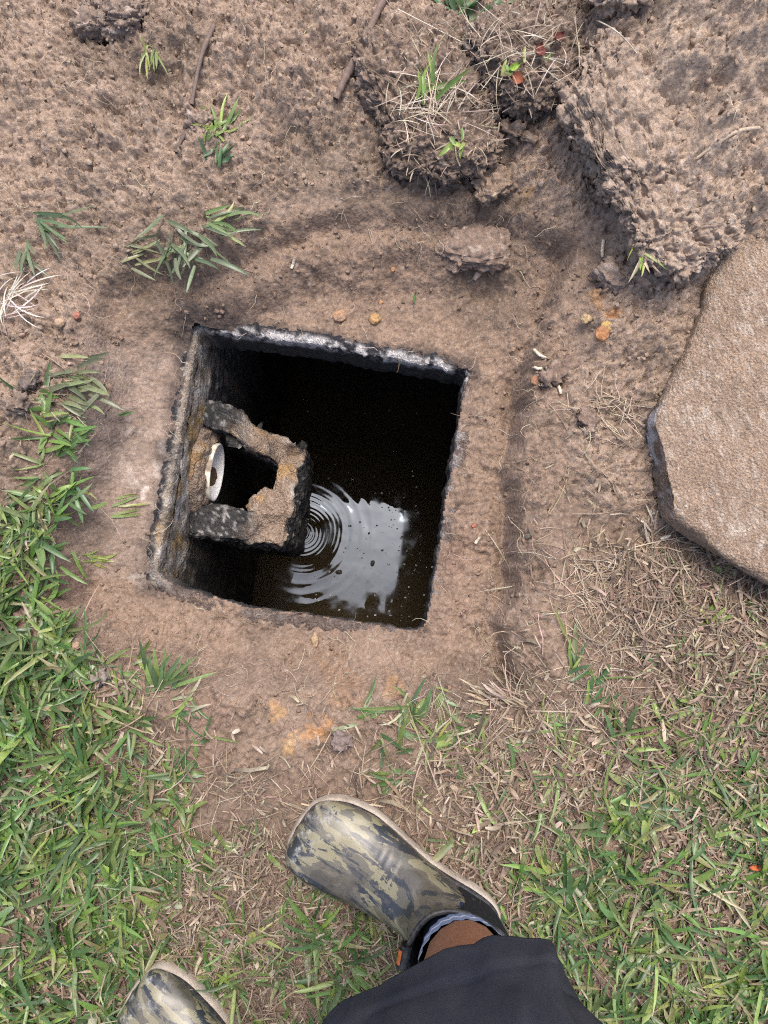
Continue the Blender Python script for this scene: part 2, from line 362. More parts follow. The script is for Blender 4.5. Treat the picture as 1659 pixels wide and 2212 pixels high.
def mixc(c, d, t): return c * (1 - t[..., None]) + np.asarray(d) * t[..., None]
C = np.ones(X.shape + (3,)) * np.array([0.212, 0.154, 0.114])
C = mixc(C, (0.285, 0.215, 0.163), spoil * 0.9)
C = mixc(C, (0.218, 0.156, 0.114), pit * 0.8)
C = mixc(C, (0.27, 0.212, 0.172), ss(0.02, -0.03, sdf(SMOOTH[2], X, Y)) * (0.6 + 0.4 * n_mid))
C = mixc(C, (0.200, 0.132, 0.098), ss(0.1, 0.5, fb(8, 3, 71)) * 0.5 * (1 - spoil))
C = mixc(C, (0.335, 0.258, 0.196), ss(0.01, -0.03, dM) * 0.85)
C = mixc(C, (0.120, 0.092, 0.070), ss(0.10, 0.45, fb(6, 4, 72)) * 0.5)
wh = ss(0.30, 0.6, fb(38, 4, 73)) * ss(0.03, -0.02, sdf(W([(300, 880), (350, 880), (330, 1230), (270, 1250), (290, 1050)], ZR), X, Y) + 0.02 * n_mid)
C = mixc(C, (0.52, 0.46, 0.40), wh * 0.8)
for (u, v, r, z, cc) in ((600, 1535, .02, 0, (.50, .30, .13)), (660, 1585, .028, 0, (.50, .27, .11)), (700, 1560, .018, 0, (.52, .25, .09)), (630, 1600, .018, 0, (.55, .36, .17)), (850, 1475, .02, -.05, (.42, .25, .12)),
                         (1300, 705, .018, 0, (.50, .24, .08)), (1265, 660, .014, 0, (.45, .25, .10)), (1130, 440, .012, 0, (.36, .22, .10)), (205, 1570, .02, 0, (.33, .19, .11)), (740, 1470, .04, -.05, (.32, .2, .12))):
    p = P(u, v, z); q = np.hypot(X - p[0], Y - p[1]) / r + 0.9 * n_hi + 0.7 * n_mid
    C = mixc(C, np.array(cc) * 0.7 + np.array([.2, .15, .115]) * 0.3, ss(1.0, 0.35, q) * 0.7)
lawn_soil = ss(0.04, 0.14, dP) * (1 - spoil)
C = mixc(C, (0.150, 0.108, 0.078), lawn_soil * 0.6 * ss(-0.2, 0.3, n_mid))
C *= (1 + 0.16 * n_mid + 0.14 * n_hi)[..., None]
grain = noise2(X * 330, Y * 330, 81)
C *= (1 + 0.20 * grain)[..., None]
C = mixc(C, (0.36, 0.31, 0.26), (noise2(X * 260, Y * 260, 83) > 0.78) * 0.4 * (1 - lawn_soil))
# black staining on the soil round the opening
blk = ss(0.042, 0.014, dH + 0.016 * n_mid + 0.006 * n_hi) * ss(-0.6, 0.1, fb(13, 3, 91) + 0.5)
blk *= 0.12 + 0.5 * np.maximum(ss(0.05, -0.02, loc[..., 0]), ss(TANK_H - 0.06, TANK_H + 0.0, loc[..., 1]))
C = mixc(C, (0.032, 0.031, 0.034), np.clip(blk, 0, 0.9))
C = mixc(C, np.array([0.07, 0.085, 0.032]) * (1 + 0.35 * fb(0.5, 2, 95))[..., None], ss(0.95, 1.5, np.hypot(X, Y * 0.9)))
V = np.stack([X, Y, Z], -1).reshape(-1, 3); F = grid_faces(len(gx), len(gy))
cut = (dH + 0.004 * n_mid + 0.003 * n_hi).reshape(-1)
lf = ss(0.03, -0.01, loc[..., 0]).reshape(-1); tp = ss(TANK_H - 0.05, TANK_H - 0.01, loc[..., 1]).reshape(-1)
keep = cut[F].mean(1) > (0.002 + np.maximum(0.006 * lf, 0.006 * tp) * (1 - np.exp(-(np.hypot(loc[..., 0] - 0.01, loc[..., 1] - TANK_H) / 0.03) ** 2)).reshape(-1))[F].mean(1)
F = F[keep]; used = np.zeros(len(V), bool); used[F] = True; idx = np.cumsum(used) - 1
mk('ground', V[used], idx[F], M_soil, C.reshape(-1, 3)[used], kind='structure')

# ------------------------------------------------------------------ septic tank (local frame)
tank = empty('septic_tank', (BLw[0], BLw[1], 0), TANK_RZ, label='buried concrete septic tank with an open square access hole full of dark water', cat='septic tank')
TB0, TB1, TA1 = -0.42, TANK_H + 0.27, 1.15            # inside faces of the near, far and end walls
ZW = -1.08
def perimeter(poly, step, rad=0.012):
    out = []
    n = len(poly)
    for i in range(n):
        a, b = poly[i], poly[(i + 1) % n]; m = max(2, int(np.linalg.norm(b - a) / step))
        out.append(a + (b - a) * (np.arange(m) / m)[:, None])
    p = np.concatenate(out)
    for _ in range(6): p = 0.25 * np.roll(p, 1, 0) + 0.5 * p + 0.25 * np.roll(p, -1, 0)
    return p
per = perimeter(OPEN, 0.0026)
tg = np.roll(per, -1, 0) - np.roll(per, 1, 0); tg /= np.linalg.norm(tg, axis=1, keepdims=True)
nrm = np.stack([tg[:, 1], -tg[:, 0]], -1)
if np.mean(np.sum(nrm * (per - per.mean(0)), 1)) < 0: nrm = -nrm
pk = np.array([(0.90, -0.188), (0.30, -0.187), (0.10, -0.186), (0.012, -0.185), (0.002, -0.178), (0.0, -0.165), (0.0, -0.150), (0.0, -0.135), (0.0, -0.120), (0.0004, -0.107), (0.003, -0.1015), (0.011, -0.1000), (0.020, -0.1005), (0.030, -0.105), (0.05, -0.109), (0.075, -0.118)])
prof = crom(pk, np.linspace(0, len(pk) - 1, 46)); prof[:9, 1] = np.minimum(prof[:9, 1], -0.184); prof[:, 1] += 0.02
npz = len(prof)
isleft = (per[:, 0] < 0.004)
rag = 0.0022 * noise2(per[:, 0] * 45, per[:, 1] * 45, 3) + 0.0018 * noise2(per[:, 0] * 160, per[:, 1] * 160, 4)
rag = np.where(isleft, np.minimum(rag, 0) * 0.3 - 0.002, rag)
offs = prof[None, :, 0] + np.where(prof[None, :, 0] < 0.03, rag[:, None], 0)
V = np.concatenate([per[:, None, :] + nrm[:, None, :] * offs[..., None], np.broadcast_to(prof[None, :, 1:2], (len(per), npz, 1))], -1).reshape(-1, 3)
OF = np.broadcast_to(prof[None, :, 0], (len(per), npz)).reshape(-1)
F = grid_faces(npz, len(per), True)
V = V.reshape(len(per), npz, 3).transpose(1, 0, 2).reshape(-1, 3); OF = OF.reshape(len(per), npz).T.reshape(-1)
act = (OF < 0.09) & (V[:, 2] > -0.1645)
N = normals(V, F); amp = 0.0022 * fbm3(V, 60, 3, 5) + 0.0022 * domes3(V, 0.006, 6) - 0.001
V = V + N * (amp * act)[:, None] * np.sign(np.sum(N[len(N) // 2:] * [0, 0, 1], axis=1).mean() + 1e-9)
nn = fbm3(V, 30, 4, 7); n2 = fbm3(V, 130, 3, 8); n4 = fbm3(V, 14, 3, 12)
cc = np.ones((len(V), 3)) * [0.20, 0.145, 0.11]
lft = ss(0.03, -0.005, V[:, 0]); top = ss(TANK_H - 0.06, TANK_H - 0.02, V[:, 1]); rgt = ss(0.38, 0.41, V[:, 0]); bot = ss(0.03, 0.0, V[:, 1])
onlip = ss(0.019, 0.010, OF) * ss(-0.108, -0.092, V[:, 2])
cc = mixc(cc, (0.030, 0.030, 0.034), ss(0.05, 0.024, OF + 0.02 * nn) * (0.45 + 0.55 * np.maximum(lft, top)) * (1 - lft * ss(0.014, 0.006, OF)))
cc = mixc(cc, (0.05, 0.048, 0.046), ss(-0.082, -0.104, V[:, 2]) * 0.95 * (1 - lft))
cr_w = onlip * (1.0 * top + 0.42 * rgt * (1 - top) + 0.35 * lft + 0.10 * bot) * ss(-0.35, 0.15, nn + 0.6 * n2)
cc = mixc(cc, (0.46, 0.445, 0.43), np.clip(cr_w, 0, 1))
cc = mixc(cc, (0.30, 0.255, 0.20), lft * ss(0.013, 0.006, OF) * 0.9); cc = mixc(cc, (0.55, 0.52, 0.47), lft * ss(0.015, 0.006, OF) * ss(0.05, 0.35, fbm3(V, 26, 3, 101)) * 0.9); cc = mixc(cc, (0.05, 0.05, 0.055), lft * ss(0.15, 0.4, fbm3(V, 34, 3, 102)) * 0.45)
och = lft * ss(0.018, 0.010, OF) * ss(-0.1, 0.35, n4 + 0.4 * nn) * ss(0.02, 0.08, V[:, 1]) * ss(0.34, 0.26, V[:, 1])
cc = mixc(cc, (0.42, 0.27, 0.11), np.clip(och, 0, 1) * 0.9)
cc = mixc(cc, (0.34, 0.29, 0.23), lft * ss(0.03, 0.015, OF) * ss(0.0, 0.4, n2) * 0.8)
cc *= (1 + 0.35 * n2)[:, None]
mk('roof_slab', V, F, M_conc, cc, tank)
# walls
def wall(name, axis, at, lo, hi, step, inward, crust=False):
    b = np.arange(lo, hi + step / 2, step); z = np.arange(-1.25, -0.097, step)
    B, Zz = np.meshgrid(b, z, indexing='ij')
    V = np.zeros(B.shape + (3,)); V[..., axis] = at; V[..., 1 - axis] = B; V[..., 2] = Zz
    V = V.reshape(-1, 3); F = grid_faces(len(b), len(z))
    p = V * [60, 60, 60]; d = 0.003 * fbm3(V, 28, 4, 9) + 0.0018 * domes3(V, 0.011, 13)
    st = fbm3(V * [1, 1, 0.16], 42, 4, 14); sp = fbm3(V, 110, 3, 15)
    cc = np.ones((len(V), 3)) * [0.085, 0.080, 0.074]
    cc = mixc(cc, (0.20, 0.15, 0.10), ss(-0.05, 0.4, st) * 0.8)
    cc = mixc(cc, (0.36, 0.34, 0.31), ss(0.05, 0.4, sp) * ss(-0.55, -0.15, V[:, 2]) * 0.8)
    cc = mixc(cc, (0.03, 0.03, 0.033), ss(0.0, 0.4, fbm3(V * [1, 1, 0.3], 20, 3, 16)) * 0.85)
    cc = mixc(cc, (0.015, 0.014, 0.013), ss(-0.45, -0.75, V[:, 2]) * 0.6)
    if crust:
        low = fbm3(V, 22, 4, 17); hgt = -0.235 + 0.08 * low
        on = ss(hgt - 0.02, hgt + 0.02, V[:, 2]) * ss(-0.03, 0.03, V[:, 1]) * ss(0.42, 0.33, V[:, 1] + 0.04 * low)
        cb = mixc(np.ones((len(V), 3)) * [0.38, 0.33, 0.27], (0.42, 0.27, 0.10), ss(0.0, 0.35, fbm3(V, 35, 3, 18)) * 0.9)
        cb = mixc(cb, (0.60, 0.57, 0.52), ss(0.15, 0.45, fbm3(V, 48, 3, 19)) * 0.9)
        cb = mixc(cb, (0.07, 0.068, 0.065), ss(0.22, 0.45, fbm3(V, 60, 3, 20)) * 0.7)
        cc = np.where(on[:, None] > 0, mixc(cc, cb, on), cc); d += on * (0.004 + 0.004 * domes3(V, 0.012, 25) + 0.003 * low)
    cc *= (1 + 0.35 * sp)[:, None]
    if not crust: cc = cc * 1.8
    V[:, axis] += inward * d
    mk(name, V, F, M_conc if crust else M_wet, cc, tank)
wall('inlet_wall', 0, 0.0, TB0, TB1, 0.0055, 1, True)
wall('far_wall', 1, TB1, 0.0, TA1, 0.014, -1)
wall('near_wall', 1, TB0, 0.0, TA1, 0.014, 1)
wall('end_wall', 0, TA1, TB0, TB1, 0.02, -1)
# inlet baffle: two cheeks and a front, top edges broken away
def crumbly(name, lo, hi, topfn, colfn, parent, step=0.0042, r=0.012, amp=0.0045, shear=0.0):
    V, F = rough_box(lo, hi, step, r)
    t = np.clip((V[:, 2] - lo[2]) / (hi[2] - lo[2]), 0, 1)
    V[:, 2] += topfn(V) * ss(0.25, 1.0, t)
    V[:, 1] += shear * V[:, 0]
    N = normals(V, F)
    V = V + N * (0.014 * fbm3(V, 20, 3, 32) + amp * fbm3(V, 45, 4, 33) + 0.0042 * domes3(V, 0.0105, 34) + 0.0026 * domes3(V, 0.0055, 35) - 0.003)[:, None]
    return mk(name, V, F, M_conc, colfn(V, N), parent)
def baffle_col(ochre):
    def f(V, N):
        a = fbm3(V, 40, 4, 36); b = fbm3(V, 150, 3, 37)
        c = np.ones((len(V), 3)) * [0.050, 0.049, 0.048]
        c = mixc(c, (0.38, 0.36, 0.33), ss(0.08, 0.5, b) * 0.85); c = mixc(c, (0.018, 0.018, 0.02), ss(0.1, 0.5, a) * 0.8)
        w = ochre(V) * ss(0.15, 0.6, N[:, 2] + 0.25 * a)
        o = mixc(np.ones((len(V), 3)) * [0.30, 0.225, 0.165], (0.40, 0.25, 0.11), ss(0.10, 0.45, fbm3(V, 32, 3, 38)) * 0.75)
        o = mixc(o, (0.40, 0.355, 0.30), ss(0.1, 0.45, fbm3(V, 28, 3, 39)) * 0.8)
        c = mixc(c, o, np.clip(w, 0, 1))
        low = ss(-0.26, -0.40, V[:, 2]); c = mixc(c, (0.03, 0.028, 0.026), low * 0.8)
        return c * (1 + 0.35 * b)[:, None]
    return f
ZB = -0.20
bi_n = Lp(448, 1090, ZB)[1]; bi_f = Lp(478, 942, ZB)[1]; a_f = Lp(592, 1040, ZB - 0.05)[0]; a_o = Lp(643, 1060, ZB - 0.05)[0]
baffle = mk('inlet_baffle', *rough_box((0.0, bi_n + 0.004, -0.175), (0.010, bi_f - 0.004, -0.165), 0.01, 0.003), M_conc, np.ones((1, 3)) * [0.2, 0.17, 0.13], tank)
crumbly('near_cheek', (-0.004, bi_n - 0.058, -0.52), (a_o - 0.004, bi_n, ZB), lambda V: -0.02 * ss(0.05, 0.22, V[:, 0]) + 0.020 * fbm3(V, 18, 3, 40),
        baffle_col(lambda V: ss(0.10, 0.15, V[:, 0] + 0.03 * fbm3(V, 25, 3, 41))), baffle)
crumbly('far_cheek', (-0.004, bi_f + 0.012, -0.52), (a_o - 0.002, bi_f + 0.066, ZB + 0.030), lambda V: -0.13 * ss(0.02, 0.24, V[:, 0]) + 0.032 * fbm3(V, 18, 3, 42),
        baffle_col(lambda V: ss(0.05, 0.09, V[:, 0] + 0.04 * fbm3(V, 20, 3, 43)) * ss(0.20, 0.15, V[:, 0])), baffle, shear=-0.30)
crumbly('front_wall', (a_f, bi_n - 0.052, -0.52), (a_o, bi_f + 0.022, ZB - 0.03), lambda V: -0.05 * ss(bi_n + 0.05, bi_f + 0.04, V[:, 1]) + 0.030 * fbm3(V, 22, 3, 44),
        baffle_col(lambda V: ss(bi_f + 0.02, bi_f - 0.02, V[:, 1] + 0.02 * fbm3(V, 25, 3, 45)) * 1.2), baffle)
S, F = ico(5); bl = Lp(585, 1100, ZB - 0.05); V = S * [0.042, 0.036, 0.03] + [bl[0], bl[1], ZB - 0.045]; V = V + normals(V, F) * (0.012 * fbm3(V, 26, 3, 47) + 0.004 * domes3(V, 0.010, 48) + 0.003 * domes3(V, 0.0055, 49))[:, None]
mk('broken_lump', V, F, M_conc, baffle_col(lambda V: np.ones(len(V)))(V, normals(V, F) * 0 + 1), baffle)
# inlet pipe
M_pvc = mat_plain('dirty_pvc', (0.70, 0.64, 0.50), 0.45, 0.4, second=(0.16, 0.11, 0.06), vscale=48, thr=(0.46, 0.62))
M_pvci = mat_plain('white_pvc', (0.80, 0.79, 0.76), 0.4, 0.45, second=(0.55, 0.52, 0.45), vscale=30, thr=(0.5, 0.75))
zp = -0.235; pb = Lp(462, 1020, zp)
def pipe_ring(prof, seg=64):
    ph = np.linspace(0, 2 * np.pi, seg, endpoint=False)
    V = np.array([[(x, pb[1] + r * math.cos(p), zp + r * math.sin(p)) for p in ph] for x, r in prof]).reshape(-1, 3)
    return V, grid_faces(len(prof), seg, True)
xe = pb[0] + 0.006
pv = mk('inlet_pipe', *pipe_ring([(-0.02, 0.0545), (xe - 0.004, 0.0545), (xe, 0.0535)]), M_pvc, parent=tank)
mk('pipe_bore', *pipe_ring([(xe, 0.0535), (xe + 0.0006, 0.052), (xe, 0.0492), (xe - 0.004, 0.049), (-0.15, 0.049), (-0.152, 0.0)]), M_pvci, parent=pv)
V, F = ico(4); q = V * [0.012, 0.020, 0.006] + [xe - 0.022, pb[1] - 0.004, zp - 0.046]; q += normals(q, F) * (0.002 * fbm3(q, 150, 3, 46))[:, None]
mk('pipe_sludge', q, F, M_soil, np.ones((len(q), 3)) * [0.10, 0.07, 0.04], pv)

uu, vv = np.meshgrid(np.linspace(0, 2 * np.pi, 90, endpoint=False), np.linspace(0, 1, 16), indexing='ij'); rr_ = 0.056 + 0.030 * np.sin(vv * np.pi * 0.5) ** 0.7; xx_ = 0.024 * (1 - vv) ** 0.8 + 0.002
V = np.stack([xx_, pb[1] + rr_ * np.cos(uu), zp + rr_ * np.sin(uu)], -1).transpose(1, 0, 2).reshape(-1, 3); F = grid_faces(16, 90, True)
am_ = 0.006 * fbm3(V, 45, 3, 55) + 0.005 * domes3(V, 0.012, 56) + 0.003 * domes3(V, 0.006, 57); V = V + np.column_stack([am_, am_ * 0, am_ * 0.6])
mk('pipe_mortar', V, F, M_conc, baffle_col(lambda V: np.ones(len(V)))(V, np.ones_like(V)) * 0.95, tank)
# ------------------------------------------------------------------ water
m = bpy.data.materials.new('black_water'); m.use_nodes = True; b = m.node_tree.nodes['Principled BSDF']
b.inputs['Base Color'].default_value = (0.05, 0.038, 0.022, 1); b.inputs['Roughness'].default_value = 0.015; b.inputs['IOR'].default_value = 1.72
b.inputs['Specular Tint'].default_value = (0.74, 0.86, 1.0, 1)
_n = m.node_tree.nodes; _l = m.node_tree.links; _tc = _n.new('ShaderNodeNewGeometry'); _nz = _n.new('ShaderNodeTexNoise'); _nz.inputs['Scale'].default_value = 14; _nz.inputs['Detail'].default_value = 5; _nz.inputs['Roughness'].default_value = 0.6
_l.new(_tc.outputs['Position'], _nz.inputs['Vector']); _mr = _n.new('ShaderNodeMapRange'); _mr.inputs[1].default_value = 0.42; _mr.inputs[2].default_value = 0.66; _mr.inputs[3].default_value = 0.012; _mr.inputs[4].default_value = 0.11; _l.new(_nz.outputs[0], _mr.inputs[0]); _l.new(_mr.outputs[0], b.inputs['Roughness'])
M_water = m
rp = Lp(652, 1150, ZW)
wa = np.arange(-0.02, TA1 + 0.02, 0.009); wb = np.arange(TB0 - 0.02, TB1 + 0.02, 0.009)
wa = np.unique(np.concatenate([wa[wa > 0.52], np.arange(-0.02, 0.52, 0.0023)])); wb = np.unique(np.concatenate([wb[(wb < -0.06) | (wb > 0.46)], np.arange(-0.06, 0.46, 0.0023)]))
A, B = np.meshgrid(wa, wb, indexing='ij')
rr = np.hypot(A - rp[0], B - rp[1]); wob = 0.004 * fbm2(A, B, 14, 2, 50)
Zw = ZW + 0.00014 * np.sin((rr + wob) * 2 * np.pi / (0.0105 + 0.012 * rr)) * np.exp(-rr / 0.085) * (0.8 + 0.5 * fbm2(A, B, 11, 2, 53)) * ss(0, 0.006, rr) + 0.00010 * np.sin(rr * 2 * np.pi / 0.030 + 1) * np.exp(-((rr - 0.17) / 0.05) ** 2) \
    + 0.0007 * fbm2(A, B, 9, 2, 51) + 0.00010 * fbm2(A, B, 34, 2, 52) * ss(0.02, 0.12, rr)
wp = world_of(np.stack([A, B], -1).reshape(-1, 2))
mk('water', np.column_stack([wp, Zw.reshape(-1)]), grid_faces(len(wa), len(wb)), M_water, kind='structure')
M_foam = mat_plain('scum_bubble', (0.75, 0.75, 0.75), 0.3, 0.5, second=(0.20, 0.18, 0.16), vscale=90)
M_scum = mat_plain('dark_scum', (0.030, 0.026, 0.02), 0.5, 0.4, second=(0.12, 0.10, 0.075), vscale=220, thr=(0.5, 0.75))
bv, bf = ico(2); VV = []; FF = []; off = 0
for i in range(230):
    u = rng.choice([rng.uniform(660, 985), rng.normal(850, 60)]); v = rng.choice([rng.uniform(820, 1350), rng.normal(1200, 90)])
    r = 0.0010 + 0.0038 * rng.random() ** 3; p = P(u, v, ZW); q = loc_of(p)
    if q[0] < 0.05: continue
    VV.append(bv * [r, r * rng.uniform(.7, 1), r * 0.55] + [p[0], p[1], ZW]); FF.append(bf + off); off += len(bv)
mk('foam_bubbles', np.concatenate(VV), np.concatenate(FF), M_foam, label='tiny pale bubbles dotted over the dark tank water', cat='foam', kind='stuff')

# ------------------------------------------------------------------ soil clods, crumbs, lid
def soil_cols(V, base, k=0, wht=0.0):
    a = fbm3(V, 25, 3, 60 + k); b = fbm3(V, 190, 2, 61 + k)
    c = np.ones((len(V), 3)) * np.asarray(base); c *= (1 + 0.18 * a + 0.24 * b)[:, None]
    return mixc(c, (0.5, 0.43, 0.36), (fbm3(V, 140, 1, 62) > 0.6) * (0.45 + wht))
def clod(u, v, rx, ry, rz, rot, label, sub=5, z=None, base=(0.242, 0.185, 0.148), seed=0, sink=0.35, name='soil_clod', cat='soil clod', group=None, tilt=(0, 0), fine=1.0, block=0.8):
    S, F = ico(sub); p = P(u, v, 0.04); z0 = float(zat(p[0], p[1])) if z is None else z
    S = np.sign(S) * np.abs(S) ** block
    V = S * [rx, ry, rz]; sd = np.array([seed * 3.1, seed * 1.7, seed * 2.3])
    big = min(rx, ry); S2 = S * 2.1 + seed * 1.3
    V = V * (1 + 0.42 * fbm3(V + sd, 0.9 / big, 3, 63) - 0.16 * np.abs(fbm3(S2, 1.0, 3, 71)))[:, None]
    N = normals(V, F); Q = V + sd + 0.004 * np.stack([fbm3(V + sd, 95, 1, 68), fbm3(V + sd, 95, 1, 69), fbm3(V + sd, 95, 1, 70)], -1)
    V = V + N * ((0.09 * big) * fbm3(V + sd, 3.0 / big, 3, 64) + fine * (0.0070 * domes3(Q, 0.019, 65) + 0.0075 * domes3(Q, 0.0095, 66) + 0.0048 * domes3(Q, 0.0055, 67) - 0.0065 * ss(0.24, 0.0, cracks3(Q, 0.024, 72)) - 0.0045 * ss(0.3, 0.0, cracks3(Q, 0.012, 73))) - 0.004)[:, None]
    R = Matrix.Rotation(rot, 3, 'Z') @ Matrix.Rotation(tilt[0], 3, 'X') @ Matrix.Rotation(tilt[1], 3, 'Y')
    V = V @ np.array(R).T
    o = mk(name, V, F, M_soil, soil_cols(V + sd, base, seed % 3), label=label, cat=cat, group=group)
    o.location = (p[0], p[1], z0 + rz * (1 - 2 * sink))
    return o, V + np.array(o.location)
CL = {}
CL['turfA'] = clod(925, 215, 0.100, 0.132, 0.044, 0.25, 'large dark turf clod topped with pale dead grass and green blades', 7, seed=1, name='turf_clod', cat='turf clod', base=(0.197, 0.147, 0.112), sink=0.3)
CL['turfB'] = clod(1135, 165, 0.095, 0.080, 0.040, 0.5, 'turf clod carrying small red leaves and dry stalks', 7, seed=2, name='turf_clod', cat='turf clod', base=(0.187, 0.141, 0.109), sink=0.32)
CL['big'] = clod(1385, 395, 0.105, 0.175, 0.040, 0.32, 'biggest bare soil clod, a leaning slab of crumbly earth beside the turf', 7, seed=3, tilt=(0.05, 0.06), sink=0.90, base=(0.305, 0.236, 0.182))
CL['tr'] = clod(1330, 70, 0.085, 0.075, 0.042, 0.2, 'rounded soil clod with a long pale root, behind the biggest clod', 6, seed=4, sink=0.35, base=(0.305, 0.236, 0.182))
CL['pat'] = clod(1035, 490, 0.062, 0.045, 0.024, 0.1, 'flattened smooth-topped soil clod on the edge of the pit', 5, seed=5, fine=0.45, sink=0.35, base=(0.212, 0.157, 0.123))
CL['p2'] = clod(1065, 385, 0.035, 0.028, 0.020, 0.4, 'tan soil clod just above the flattened one', 5, seed=6, fine=0.7, base=(0.233, 0.172, 0.127))
CL['p3'] = clod(1105, 305, 0.030, 0.018, 0.018, -0.3, 'brown crooked soil clod in the gap below the red-leaf turf', 4, seed=7, base=(0.205, 0.153, 0.117))
CL['s1'] = clod(435, 265, 0.018, 0.016, 0.013, 0.3, 'small tan soil clod at the foot of the thin twig', 4, seed=8)
CL['s2'] = clod(255, 55, 0.055, 0.035, 0.03, 0.3, 'soil clod bound with fine roots at the upper edge', 5, seed=9, base=(0.220, 0.168, 0.133))
CL['s3'] = clod(1320, 600, 0.030, 0.028, 0.02, 0.3, 'fist-sized round soil clod between the lid and the pit', 4, seed=10)
CL['s4'] = clod(1395, 615, 0.026, 0.022, 0.018, 0.9, 'soil clod next to the bent dead stalks', 4, seed=11)
CL['s5'] = clod(1220, 790, 0.030, 0.020, 0.014, 0.5, 'gnarled soil clod wrapped in a broken root', 4, seed=12, base=(0.212, 0.154, 0.121))
CL['s6'] = clod(40, 875, 0.020, 0.017, 0.015, 0.2, 'dark round soil clod at the lawn edge', 4, seed=13, base=(0.183, 0.141, 0.112))
CL['s7'] = clod(70, 825, 0.015, 0.013, 0.011, 0.6, 'small grey soil clod above the dark round one', 4, seed=14, base=(0.155, 0.126, 0.107))
CL['s8'] = clod(205, 1465, 0.014, 0.013, 0.010, 0.6, 'grey soil clod lying in the grass below the pit corner', 3, seed=15, base=(0.222, 0.190, 0.158))
CL['s9'] = clod(1275, 905, 0.016, 0.024, 0.012, 0.2, 'upright wedge of soil on the trodden clay', 4, seed=16, base=(0.219, 0.162, 0.128), fine=0.7)
CL['s10'] = clod(740, 1607, 0.017, 0.015, 0.010, 0.2, 'pinkish grey lump of clay beside the orange clay patch', 4, seed=17, base=(0.206, 0.161, 0.142), fine=0.5)

iv, iF = ico(1)
def crumb_field(n, pick, name, label, rmin, rmax, base, k):
    VV = []; FF = []; CC = []; off = 0
    pts = pick(n); m = len(pts)
    r = rmin + (rmax - rmin) * rng.random(m) ** 4.0
    for i in range(m):
        v = iv * (r[i] * rng.uniform(0.5, 1.25, 3)) + rng.normal(0, 0.24 * r[i], iv.shape)
        VV.append(v + [pts[i, 0], pts[i, 1], pts[i, 2] + 0.12 * r[i]]); FF.append(iF + off); off += len(iv)
        CC.append(np.ones((len(iv), 3)) * np.asarray(base) * rng.uniform(0.78, 1.18) * (1 + rng.normal(0, 0.02, 3)))
    return mk(name, np.concatenate(VV), np.concatenate(FF), M_soil, np.concatenate(CC), label=label, cat='soil', kind='stuff', smooth=False)
def on_spoil(n):
    p = np.column_stack([rng.uniform(-0.78, 0.78, n), rng.uniform(-0.1, 1.1, n)])
    s = spat(p[:, 0], p[:, 1]) * (dPat(p[:, 0], p[:, 1]) > -0.005); p = p[rng.random(n) < s]
    return np.column_stack([p, zat(p[:, 0], p[:, 1])])
def on_pit(n):
    p = np.column_stack([rng.uniform(-0.6, 0.45, n), rng.uniform(-0.45, 0.6, n)])
    d = dPat(p[:, 0], p[:, 1]); h = dHat(p[:, 0], p[:, 1])
    near = np.exp(-((d + 0.02) / 0.05) ** 2) + 0.22
    nz = ss(-0.2, 0.3, fbm2(p[:, 0], p[:, 1], 11, 3, 77))
    p = p[(rng.random(n) < near * nz) & (d < 0.05) & (h > 0.012)]
    return np.column_stack([p, zat(p[:, 0], p[:, 1])])
def on_clods(n):
    out = []
    for kk in ('turfA', 'turfB', 'big', 'tr', 's2'):
        Vc = CL[kk][1]; Vc = Vc[Vc[:, 2] > 0.012]; out.append(Vc[rng.integers(0, len(Vc), n // 5)])
    return np.concatenate(out)
crumb_field(2600, on_clods, 'clod_crumbs', 'small crumbs of earth clinging to the big clods', 0.0012, 0.0036, (0.275, 0.214, 0.172), 2)
crumb_field(13000, on_spoil, 'soil_crumbs', 'loose crumbs of brown earth strewn over the spoil heap', 0.0012, 0.0052, (0.30, 0.226, 0.172), 0)
crumb_field(11000, on_pit, 'soil_grit', 'small soil crumbs fallen on the floor of the pit', 0.0010, 0.0048, (0.228, 0.165, 0.123), 1)

# the lifted lid
c0 = P(1412, 1030, 0.05); e_a = P(1659, 1255, 0.05) - P(1432, 1112, 0.05); ang = math.atan2(e_a[1], e_a[0])
lid = None
V, F = rough_box((0, 0, -0.055), (0.62, 0.80, 0.0), 0.0058, 0.014)
t = np.maximum(0, 0.085 - (V[:, 0] * 1.05 + V[:, 1] * 0.8)); V[:, 0] += t * 0.62; V[:, 1] += t * 0.45
V[:, :2] += (0.008 * np.stack([noise2(V[:, 1] * 18, V[:, 2] * 10, 70), noise2(V[:, 0] * 18, V[:, 2] * 10, 71)], -1)) * ss(0.08, 0.0, np.minimum(V[:, 0], V[:, 1]))[:, None]
V[:, 0] -= V[:, 1] * math.tan(math.radians(9.0))
N = normals(V, F)
V = V + N * (0.0030 * fbm3(V, 30, 4, 72) + 0.0030 * domes3(V, 0.012, 73) + 0.0034 * domes3(V, 0.0068, 74) - 0.002)[:, None]
cc = soil_cols(V, (0.300, 0.218, 0.155), 2)
edge = np.minimum(V[:, 0], V[:, 1])
wn_ = ss(0.16, 0.5, fbm3(V, 120, 3, 75) + 0.45 * fbm3(V, 12, 3, 79)) * (0.35 + 0.75 * np.exp(-((edge - 0.030 - 0.012 * fbm3(V, 10, 2, 76)) / 0.010) ** 2))
cc = mixc(cc, (0.48, 0.41, 0.33), np.clip(wn_, 0, 1) * ss(0.2, 0.7, N[:, 2]) * 0.85)
dk = ss(0.10, 0.05, V[:, 0] + V[:, 1] * 0.7 + 0.02 * fbm3(V, 30, 3, 77)) * ss(0.85, 0.3, N[:, 2])
